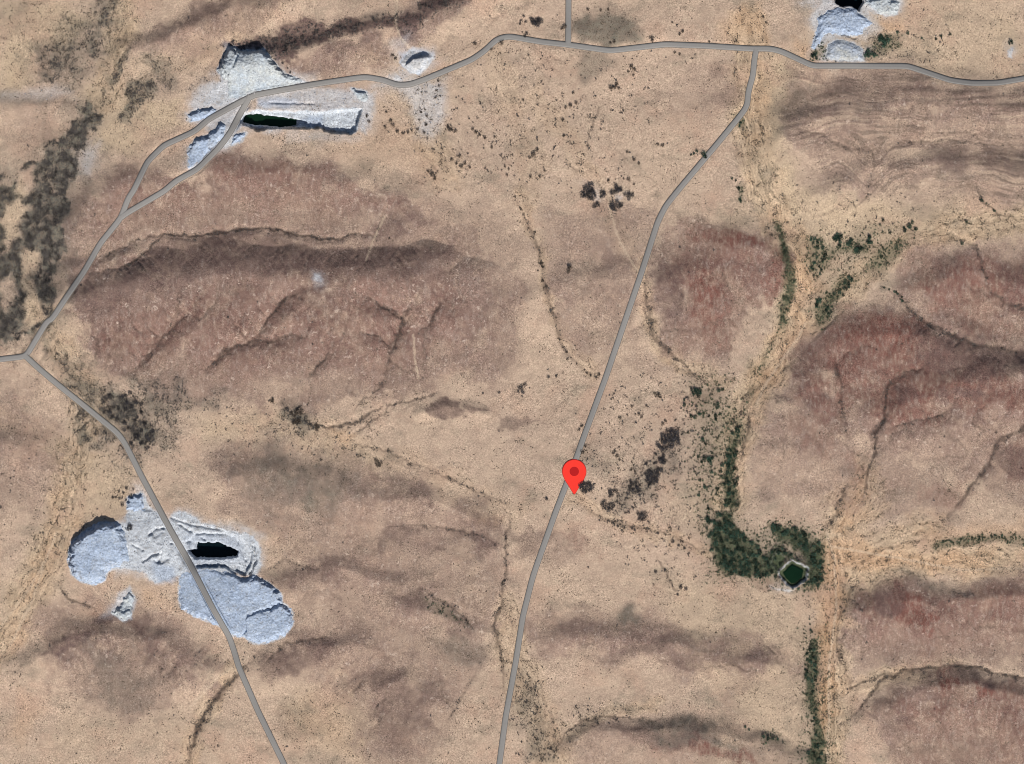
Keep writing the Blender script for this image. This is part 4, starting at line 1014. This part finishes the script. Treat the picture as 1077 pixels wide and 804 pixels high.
thorn_sets = [
 # (points, label, label of the largest, group)
 (blob(619,203,8,11,2.2,3.2)+blob(634,206,4,4,1.8,2.6)+blob(648,199,6,6,2,2.8)+blob(661,206,5,5,1.8,2.6)+blob(647,217,7,7,2,2.8)+blob(627,214,4,3,1.6,2.4),
  "dark grey thorn bush in the ring of bushes west of the middle road", "broadest dark bush of the ring west of the middle road", "bushes of the dark ring west of the middle road"),
 ([(640,190,2.0),(661,189,2.6),(667,194,1.6),(656,188,1.4),(592,126,2.4),(603,98,2.2),(600,111,2.6),(606,108,2.2),(595,113,2.0),(593,143,2.0),(561,163,3.0),(565,158,2.4),(557,166,2.0),(550,105,1.8),(568,186,2.2),(558,186,2.2),(573,180,1.8),(697,153,2.2),(692,152,2),(660,160,2),(667,168,2.4),(672,172,1.8)],
  "small dark bush scattered on the sandy plain below the northern road", "widest small bush scattered below the northern road", "bushes scattered on the northern sandy plain"),
 ([(664,70,2.6),(667,73,2.6),(661,75,1.8),(666,79,1.8),(643,93,3.0),(647,91,2.8),(651,93,2.2),(649,88,2)], "dark brown bush beside the faint curved gully below the northern road", "largest brown bush beside the faint curved gully", "bushes at the head of the curved gully"),
 ([(685,40,2.8),(686,43,2.4)], "dark bush growing against the north edge of the northern road", None, "bushes against the northern road"),
 (blob(564,23,6,7,2,3)+[(548,22,2.2),(551,17,2),(547,25,1.8),(553,23,2),(554,35,2.2),(552,38,2)], "dark bush in the knot west of the short northern spur road", "widest dark bush in the knot west of the spur road", "bushes west of the northern spur road"),
 ([(594,28,2.2),(591,30,1.8),(618,10,2.2),(632,11,1.8),(640,10,1.8),(646,44,2.2),(642,45,1.8),(718,33,2.2),(715,36,2),(746,44,1.8),(774,44,2),(707,24,1.6),(803,18,1.8),(806,24,1.6),(710,55,2),(715,57,1.8)],
  "low brown bush dotted along the north side of the northern road", "largest low brown bush dotted along the northern road", "low bushes along the northern road"),
 ([(474,136,3.2),(479,138,2.4),(471,133,2.2),(461,85,2),(462,90,1.8),(459,95,1.6),(458,103,1.8),(447,115,1.6),(449,122,2.2),(448,131,2.2),(439,136,1.8),(446,139,2),(443,118,1.8),(441,126,1.6),(406,118,1.8),(411,127,2.4),(413,132,2.6),(405,134,2.2),(418,138,2.6),(424,140,2.4),(429,139,2.2),(433,137,2),(386,122,2.4),(388,128,2),(500,139,2.6),(504,142,2.4),(510,145,2),(497,136,2),(520,144,1.8)],
  "round brown bush in the dotted rows east of the upper quarry", "broadest bush of the dotted rows east of the upper quarry", "bushes in rows east of the upper quarry"),
 ([(454,183,2.8),(457,188,2.4),(450,180,2),(483,164,2.8),(485,175,2.6),(480,172,2),(489,172,2.2),(494,176,2),(475,168,1.8),(517,155,2.2),(533,184,2.2),(535,178,1.6),(531,175,1.6),(500,46,2.6),(528,45,2.8),(517,52,2),(416,62,2.4),(413,58,2)],
  "dark shrub on the stony slope south of the northern road's dip", "largest dark shrub on the slope south of the northern road's dip", "shrubs on the stony northern slope"),
 (blob(617,513,8,10,2,3)+blob(645,519,5,5,1.8,2.6)+blob(635,531,5,4,1.8,2.6)+blob(642,534,4,4,1.8,2.6), "dark thorn bush in the clumps just south-east of the red map pin", "largest dark thorn bush right beside the red map pin", "bushes beside the red map pin"),
 (blob(675,543,6,7,1.8,2.8)+[(661,539,2),(658,540,1.8),(665,556,2.2),(668,558,1.8),(645,551,1.6),(650,554,1.8),(640,548,1.4),(692,561,1.8),(700,563,1.6),(708,570,2.2),(714,574,2.2),(720,577,2),(725,582,1.6),(690,602,2.2),(700,600,1.8),(716,618,2.6),(722,620,2.4),(713,626,2)],
  "small dark bush in the broken row between the map pin and the reservoir", "biggest bush of the broken row between map pin and reservoir", "bushes between the pin and the reservoir"),
 (blob(705,464,14,22,2.2,3.2)+fill([(655,530),(660,502),(690,475),(700,490),(680,520)],14,1.5,2.4,.6)+blob(698,483,6,6,1.8,2.6)+blob(686,501,11,15,2,3)+blob(664,514,9,8,1.6,2.2), "dark grey bush in the long clump west of the green riverbed", "broadest dark bush of the long clump west of the riverbed", "bushes of the long clump west of the riverbed"),
 ([(692,416,2.8),(695,418,2.2),(689,414,1.8),(665,428,2.2),(672,436,2.2),(675,439,2),(652,440,2),(660,437,1.6),(697,446,2.2),(700,443,2),(680,427,1.6),(649,480,2.2),(645,477,1.8),(652,484,1.6),(664,494,2),(668,496,1.8),(612,448,2.4),(609,452,2),(613,476,2.6),(616,470,2)],
  "little dark bush on the bare sand north-east of the map pin", "widest of the little bushes on sand north-east of the pin", "bushes north-east of the map pin"),
 (along(GULLIES[15][0], 22, 1.3, 2.4, 1.6)+[(599,282,2.6),(598,286,2.4),(630,394,2.4),(627,397,2)], "low dark bush along the thin dry gully west of the middle road", "largest bush along the thin dry gully west of the middle road", "bushes along the western dry gully"),
 ([(548,408,2.8),(552,405,2.6),(550,413,2.4),(545,412,2),(577,397,2.2),(585,396,1.8),(525,413,2),(508,414,1.6),(575,525,2.4)], "small dark bush on the open sand in the middle of the plain", "biggest small bush on the open sand of the middle plain", "bushes on the middle plain"),
 (fill([(104,418),(112,406),(140,410),(148,425),(160,440),(164,458),(152,484),(140,474),(126,450),(108,436)],30,2,3.2,.6), "dark bush in the thicket at the bend of the south-western road", "largest dark bush in the thicket at the south-western road bend", "bushes at the south-western road bend"),
 (blob(311,437,8,9,1.8,2.8)+blob(333,450,4,4,1.6,2.2)+blob(286,421,3,3,1.5,2)+blob(397,487,5,6,1.5,2.2), "dark bush at the foot of the big brown western hill", "largest dark bush at the foot of the western hill", "bushes at the foot of the western hill"),
 (fill([(118,515),(128,508),(146,515),(146,520),(134,524),(128,540),(118,530)],11,1.5,2.4)+blob(138,555,4,4,1.6,2.4), "brown bush beside the small square heap of the lower quarry", "largest brown bush beside the small square heap", "bushes beside the lower quarry"),
 (along([(236,60),(238,52),(243,46)],9,1.6,2.6,1.4)+along([(250,46),(272,46),(286,52),(292,66),(308,75)],12,1.5,2.4,1.6), "very dark bush along the north edge of the broad white quarry heap", "largest very dark bush along the broad white heap's edge", "dark bushes round the broad white heap"),
]
green_sets = [
 (fill([(745,565),(755,540),(768,540),(776,556),(795,570),(808,588),(814,602),(806,607),(780,607),(758,601),(750,590)],80,2.2,3.7,.42), "dense green tree in the grove west of the square reservoir", "widest green tree in the grove west of the reservoir", "trees of the grove west of the reservoir"),
 (fill([(808,553),(830,554),(846,556),(853,568),(868,571),(863,580),(868,596),(866,612),(852,624),(848,616),(854,602),(851,591),(845,580),(833,571),(820,564)],44,2,3.2,.42)+[(812,602,2.2),(816,607,2),(809,596,2.4),(826,582,2.4),(832,584,2.2),(815,588,2.6),(819,582,2.4),(812,581,2.2),(806,588,2.6),(821,594,2.2),(823,577,2.2),(840,620,2),(846,616,1.8)],
  "dark green tree in the arc round the reservoir's north-east bank", "widest dark green tree in the arc round the reservoir", "trees round the reservoir bank"),
 (fill([(735,470),(757,478),(757,562),(742,562),(732,520)],14,1.5,2.6,.6)+fill([(757,505),(760,480),(768,462),(775,446),(780,440),(778,460),(775,490),(777,520),(775,532),(764,536),(760,520)],36,1.8,3.0,.45), "green bush packed into the narrow riverbed strip above the reservoir", "largest green bush in the riverbed strip above the reservoir", "bushes in the riverbed strip"),
 (blob(733,413,6,6,2,2.8)+[(756,411,2.6),(760,410,1.8),(755,425,2.4),(755,429,2.2),(753,437,2.2),(753,441,2.2),(746,438,1.8),(727,438,2.6),(731,439,2.2),(736,436,2.2),(724,455,2),(739,462,2.4),(742,467,2),(720,426,2.2),(720,421,1.8)]+blob(745,483,6,6,1.8,2.6)+blob(746,548,5,5,1.8,2.4),
  "single green bush dotted on sand between the long dark clump and riverbed", "largest of the green bushes dotted on sand beside the riverbed", "green bushes dotted beside the riverbed"),
 (fill([(848,249),(858,247),(864,258),(870,264),(866,278),(868,288),(858,293),(852,280),(850,262)],17,1.7,2.7,.6)+blob(881,253,7,8,1.7,2.6)+blob(895,255,4,4,1.6,2.2)+blob(904,263,5,5,1.7,2.4)+blob(914,253,5,5,1.7,2.4),
  "bright green bush in the hooked grove beside the eastern wash", "widest green bush of the hooked grove beside the eastern wash", "bushes of the hooked eastern grove"),
 (fill([(882,318),(876,310),(884,300),(892,290),(898,296),(886,314)],10,1.7,2.5)+fill([(866,334),(872,320),(880,318),(874,330)],5,1.6,2.2)+blob(861,320,5,5,1.7,2.4), "dark green bush in the slanting strip at the hill's north-west foot", "largest green bush in the slanting strip at the hill foot", "bushes of the slanting eastern strip"),
 (along([(930,303),(938,306),(947,310),(951,318)],9,1.4,2.0,.9), "dark green bush in the short curved hedge on the eastern hill", None, "bushes of the curved eastern hedge"),
 (fill([(846,715),(847,692),(852,676),(859,676),(861,700),(859,718)],18,1.7,2.6,.6)+fill([(849,860),(850,790),(858,765),(866,800),(869,860)],22,1.9,2.8,.6)+along([(852,650),(854,668)],4,1.4,2,.8)+along([(856,722),(857,745),(858,762)],8,1.4,2,1.6),
  "dark green bush in the long north-south strip below the reservoir", "broadest green bush in the long strip below the reservoir", "bushes of the long southern strip"),
 (blob(930,43,7,7,1.8,2.6)+blob(916,56,6,6,1.7,2.4)+blob(858,58,4,4,1.5,2.2)+[(944,34,2.4),(955,35,2.2),(990,38,2.2),(985,41,2),(1000,36,1.8),(970,40,1.6)], "green bush east of the oval grey-white heap near the black pit", "widest green bush east of the oval grey-white heap", "bushes near the eastern waste heaps"),
 ([(740,162,3.2),(742,165,2.6),(733,159,2),(730,162,1.8),(727,163,1.6)], "green bush hugging the west side of the upper middle road", None, "bushes hugging the upper middle road"),
 (along([(778,118),(778,133)],5,1.2,1.8,.6)+along([(778,196),(779,212)],6,1.2,1.8,.6)+[(774,190,1.6),(770,188,1.6),(777,199,1.8)], "narrow green bush in a short upright row on the sandy wash", None, "bushes in upright rows on the wash"),
 (along([(990,570),(1007,569),(1030,567),(1060,562)],12,1.4,2.2,1.4), "green bush in the thin row along the eastern side valley", None, "bushes of the eastern side valley"),
 ([(803,775,2.2),(808,777,2.4),(813,777,2),(818,778,1.8),(784,765,1.8),(788,768,1.6)], "green bush on pale sand west of the long southern strip", None, "bushes west of the southern strip"),
 (fill([(905,236),(920,232),(962,232),(965,242),(930,246)],7,1.4,2.2)+[(957,238,2.6),(960,234,2.4),(964,241,2.2),(1017,234,2.2),(1012,256,2.2),(1033,211,2.2)]+along([(1029,203),(1035,213),(1050,225)],4,1.3,1.8,.8), "little green bush on the sand north of the eastern red hills", "largest little green bush north of the eastern red hills", "little bushes north of the eastern hills"),
]
brown_ids = (1, 2, 5, 6, 7, 12, 11, 15)
for name, cat, crowns, sets in (("thorn_bush", "bush", THORN, [t for i, t in enumerate(thorn_sets) if i not in brown_ids]), ("dry_shrub", "shrub", BROWN, [thorn_sets[i] for i in brown_ids]),
                                ("tree", "tree", TREEC, green_sets[:2]), ("green_bush", "bush", TREEC, green_sets[2:])):
    root = make_plant(name, crowns, cat); first = True; cnt = 0
    for items, lab, big, grp in sets:
        order = sorted(items, key=lambda t: -t[2])
        for i, (x, y, r) in enumerate(order):
            if i == 0 and big: r *= 1.25
            put(root, first, x, y, r, big if (i == 0 and big) else lab, grp, crowns); first = False; cnt += 1
    print(name, cnt)
# one bush stands alone at the north-eastern corner
root = make_plant("green_bush", TREEC, "bush")
put(root, True, 1063.5, 44.5, 3.4, "lone dark bush above a white streak in the north-eastern corner", None, TREEC)

# ------------------------------------------------------------------ stuff: scrub, thicket, undergrowth, rubble
def tufts(name, pts, rad, mat, label, cat, kind="leaf", n_leaf=9, hfac=.8, zadd=None):
    r = np.random.default_rng(len(pts))
    pts = np.asarray(pts); N = len(pts)
    z = samp(Z if zadd is None else zadd, pts[:, 0], pts[:, 1])
    if kind == "leaf":
        c = np.stack([wx(pts[:, 0]), wy(pts[:, 1]), z], -1)[:, None, :].repeat(n_leaf, 1)
        rad = np.asarray(rad)[:, None, None] * S
        d = r.normal(size=(N, n_leaf, 3)); d /= np.linalg.norm(d, axis=-1, keepdims=True); d *= r.random((N, n_leaf, 1)) ** .4
        d[..., 2] = np.abs(d[..., 2]) * hfac + .12
        p = c + d * rad
        u = r.normal(size=(N, n_leaf, 3)); u /= np.linalg.norm(u, axis=-1, keepdims=True)
        w = np.cross(u, r.normal(size=(N, n_leaf, 3))); w /= np.linalg.norm(w, axis=-1, keepdims=True)
        q = rad * (.45 + .35 * r.random((N, n_leaf, 1)))
        V = np.stack([p - u * q * .7, p + w * q * .6, p + u * q * .7, p - w * q * .6], 2).reshape(-1, 3)
        F = np.arange(len(V)).reshape(-1, 4)
    else:
        base = np.array([(1, 0, 0), (0, 1, 0), (-1, 0, 0), (0, -1, 0), (0, 0, 1), (0, 0, -.5)], float)
        tri = np.array([(0, 1, 4), (1, 2, 4), (2, 3, 4), (3, 0, 4), (1, 0, 5), (2, 1, 5), (3, 2, 5), (0, 3, 5)])
        v = base[None] * (.65 + .7 * r.random((N, 6, 1))) * np.asarray(rad)[:, None, None] * S
        v[..., 2] *= hfac
        a = r.random(N) * 6.283; ca, sa = np.cos(a)[:, None], np.sin(a)[:, None]
        x = v[..., 0] * ca - v[..., 1] * sa; y = v[..., 0] * sa + v[..., 1] * ca
        V = np.stack([x + wx(pts[:, 0])[:, None], y + wy(pts[:, 1])[:, None], v[..., 2] + z[:, None]], -1).reshape(-1, 3)
        F = (tri[None] + (np.arange(N) * 6)[:, None, None]).reshape(-1, 3)
    o = mesh_obj(name, V, F, mat)
    tag(o, label, cat, kind="stuff")
    return o
def scatter(density, n, lo=-50):
    """points drawn with the given per-cell density (dense grid)"""
    D = density[DENSE_I, DENSE_J].ravel().astype(float); D = np.clip(D, 0, None); D /= D.sum()
    k = rng.choice(len(D), size=n, p=D)
    W = PW + 2 * MARG + 1
    x = k % W - MARG + rng.random(n) - .5; y = k // W - MARG + rng.random(n) - .5
    return np.stack([x, y], -1)
wet = np.zeros(SH)
for i in (1, 3, 5, 6): wet = np.maximum(wet, sstep(-1.5, 0, poly_sd(PITS[i][0])))
pit_all = np.zeros(SH)
for p in PITS: pit_all = np.maximum(pit_all, sstep(-1, 1, poly_sd(p[0])))
heap_all = np.zeros(SH)
for hp in HEAPS: heap_all = np.maximum(heap_all, sstep(-1, .5, poly_sd(hp[0])))
free = (d_road > 3.9) * (1 - pit_all) * (1 - heap_all)
patch = np.clip(.3 + 1.5 * fbm(PX, PY, 34, 5, 110), .02, 2.5)
fine = np.clip(.4 + 1.6 * fbm(PX, PY, 7, 2, 115), .02, 3)
gul_scrub = np.zeros(SH)
for pts, w, dk, dep, sc in GULLIES:
    gul_scrub = np.maximum(gul_scrub, line_mask(pts, w + .9, 2, 1.0, True) * sc)
wash = np.clip(.5 * m_yel + .3 * m_org + m_wash * np.clip(.7 - 1.6 * wstreak, .05, 2.2), 0, 2)
dens = free * (1 - .93 * np.clip(m_white, 0, 1)) * (1 - .6 * m_hill) * (.6 * patch * fine + 1.5 * wash * fine + 1.2 * m_grey * fine)
p = scatter(dens, 72000)
tufts("scrub", p, .30 + .42 * rng.random(len(p)) ** 2.5, M_SCRUB, "tiny dry scrub plants speckling the whole sandy plain", "scrub", "rock", hfac=.8)
p = scatter(free * (gul_scrub + .35 * np.clip(m_chan - .25, 0, 1) * (1 - np.clip(m_white, 0, 1)) + .22 * m_wash * np.clip(-wstreak, 0, 1)) * fine, 7500)
tufts("gully_scrub", p, .35 + .5 * rng.random(len(p)) ** 1.5, M_THICK, "dark low scrub lining the dry gullies between the hills", "scrub", "leaf", 8)
p = scatter(free * (m_bush ** 2.2) * np.clip(.5 + 1.2 * fbm(PX, PY, 9, 3, 130), .04, 2), 36000)
tufts("thicket", p, .36 + .5 * rng.random(len(p)) ** 1.8, M_THICK, "dark grey leafless thicket covering the western valley and bushy patches", "thicket", "leaf", 9)
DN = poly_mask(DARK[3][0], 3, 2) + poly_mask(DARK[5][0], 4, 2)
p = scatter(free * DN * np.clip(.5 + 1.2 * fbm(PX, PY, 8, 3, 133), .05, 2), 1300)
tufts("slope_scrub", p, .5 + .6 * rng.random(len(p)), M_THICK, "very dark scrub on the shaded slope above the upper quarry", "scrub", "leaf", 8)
p = scatter(free * m_green ** 1.3 * np.clip(.7 + 1.1 * fbm(PX, PY, 6, 2, 141), .06, 3) * (1 - wet), 8200)
tufts("undergrowth", p, .5 + .7 * rng.random(len(p)), M_GRASSY, "green undergrowth and grass along the damp wash and reservoir", "undergrowth", "leaf", 9)
SPOTTY = [([(540,60),(620,70),(680,60),(690,110),(640,200),(560,200),(535,150)],20,1.0), ([(630,400),(740,395),(760,470),(740,600),(690,610),(620,540),(640,470)],16,1.8), ([(430,80),(530,60),(545,190),(480,200),(430,150)],14,.9), ([(540,690),(560,700),(600,770),(590,804),(545,800)],10,1.4),
 ([(590,740),(690,745),(690,760),(600,762)],5,1.0), ([(60,370),(110,420),(160,470),(150,510),(90,470),(60,420)],10,.9), ([(190,420),(350,430),(410,480),(380,490),(260,470),(200,440)],12,.8), ([(780,190),(960,200),(960,240),(860,250),(800,240)],12,.8), ([(880,640),(910,600),(905,740),(885,760),(872,700)],8,.8), ([(0,500),(90,480),(120,520),(70,600),(0,620)],14,.5), ([(920,30),(1000,30),(990,70),(915,70)],8,.8), ([(170,690),(270,690),(230,760),(180,804)],14,.5), ([(650,60),(760,30),(800,30),(760,60)],14,.4)]
p = scatter(free * (masks(SPOTTY) + .04) * np.clip(fine - .5, 0, 3), 3200)
tufts("sparse_scrub", p, .5 + .75 * rng.random(len(p)) ** 2, M_THICK, "small dark shrubs sprinkled over the sand between the larger bushes", "scrub", "leaf", 9)
# marble blocks lie on the quarry floors
p = scatter((d_road > 5) * np.maximum(np.clip(m_white, 0, 1) ** 2, .5 * heap_all) * (1 - wet) * fine, 6500)
tufts("rubble", p, .22 + .45 * rng.random(len(p)) ** 2.2, M_RUBBLE, "pale marble blocks and rubble strewn over the quarry floors", "rubble", "rock", hfac=.9, zadd=Z + H_HEAP)

# ------------------------------------------------------------------ the map pin lying on the ground
def teardrop(r, cx, cy, tip, shift=0.0):
    pts = []
    a0 = 28
    for t in np.linspace(180 + 180 - a0, a0 + 180 + 180 - 180 - 0, 2): pass
    for ang in np.linspace(-28, 208, 44):       # round head
        pts.append((cx + r * math.cos(R(ang)), cy - r * math.sin(R(ang))))
    sx = r * math.cos(R(-28)); sy = r * math.sin(R(28))
    # left side down to the tip, then the right side up
    prof = [(.0, 1.0), (.12, .93), (.28, .78), (.45, .60), (.62, .43), (.78, .28), (.90, .16), (.97, .10)]
    L = tip - (cy + sy)
    left = [(cx - sx * w, cy + sy + L * t) for t, w in prof[1:]]
    right = [(cx + sx * w, cy + sy + L * t) for t, w in prof[1:]][::-1]
    return pts + left + [(cx, tip)] + right
def slab(name, pts, z0, z1, bev, mat, parent, cx, cy):
    bm = bmesh.new()
    c = np.array([cx, cy]); n = len(pts)
    def ring(sc, z):
        out = []
        for p_ in pts:
            d_ = np.array(p_) - c; L_ = np.hypot(*d_) + 1e-9
            q_ = c + d_ * (1 - sc / L_)
            out.append(bm.verts.new(((q_[0] - cx) * S, (cy - q_[1]) * S, z)))
        return out
    rings = [ring(0, z0), ring(0, z1 - bev * S), ring(bev * .35, z1 - bev * .35 * S), ring(bev, z1)]
    for a, b in zip(rings[:-1], rings[1:]):
        for i in range(n): bm.faces.new((a[i], a[(i + 1) % n], b[(i + 1) % n], b[i]))
    bm.faces.new(rings[-1]); bm.faces.new(rings[0][::-1])
    bmesh.ops.recalc_face_normals(bm, faces=bm.faces)
    me = bpy.data.meshes.new(name); bm.to_mesh(me); bm.free(); me.materials.append(mat)
    o = bpy.data.objects.new(name, me); COL.objects.link(o); o.parent = parent
    return o
PCX, PCY, PTIP = 604.0, 496.1, 520.2
gx, gy = np.meshgrid(np.arange(590, 619, 1.0), np.arange(482, 522, 1.0))
zb = float(samp(ZS, gx, gy).max()) + .6
pin = empty("map_pin", (float(wx(PCX)), float(wy(PCY)), zb))
tag(pin, "huge flat red teardrop map pin with dark red dot lying on the road", "map pin")
slab("rim", teardrop(12.85, PCX, PCY, PTIP), -1.1, .25, .1, M_PINRIM, pin, PCX, PCY)
slab("body", teardrop(12.25, PCX, PCY, PTIP - .8), .25, .7, .12, M_PIN, pin, PCX, PCY)
slab("dot", [(PCX + 4.9 * math.cos(t), PCY + 4.9 * math.sin(t)) for t in np.linspace(0, 6.2832, 40)[:-1]], .7, .85, .04, M_DOT, pin, PCX, PCY)

# ------------------------------------------------------------------ light, sky, camera
world = bpy.data.worlds.new("World"); scene.world = world; world.use_nodes = True
wn = world.node_tree; bg = wn.nodes["Background"]
sky = wn.nodes.new("ShaderNodeTexSky"); sky.sky_type = "NISHITA"; sky.sun_disc = False
sky.sun_elevation = R(SUN_EL); sky.sun_rotation = R(SUN_AZ); sky.air_density = 1.0; sky.dust_density = 1.0
wn.links.new(sky.outputs[0], bg.inputs[0]); bg.inputs[1].default_value = 0.055
sl = bpy.data.lights.new("sun", "SUN"); sl.energy = 5.0; sl.angle = R(.53); sl.color = (1.0, .955, .89)
so = bpy.data.objects.new("sun", sl); COL.objects.link(so)
# from the south, SUN_EL high: the lamp looks down its own -Z
so.rotation_euler = (R(90 - SUN_EL), 0, R(180 - SUN_AZ)); so.location = (0, -800, 900)
cam = bpy.data.cameras.new("camera"); co = bpy.data.objects.new("camera", cam); COL.objects.link(co)
HC = 9000.0
co.location = (0, 0, HC); co.rotation_euler = (0, 0, 0)
cam.sensor_fit = "HORIZONTAL"; cam.sensor_width = 36.0
cam.lens = 36.0 * (HC - 6) / (PW * S)
cam.clip_start = 10; cam.clip_end = 40000
scene.camera = co
scene.view_settings.view_transform = "Standard"; scene.view_settings.look = "None"
scene.view_settings.exposure = 0.08; scene.view_settings.gamma = 1.0; scene.view_settings.use_curve_mapping = False
scene.cycles.pixel_filter_type = 'BLACKMAN_HARRIS'; scene.cycles.filter_width = 1.0
scene.cycles.max_bounces = 4; scene.cycles.diffuse_bounces = 2
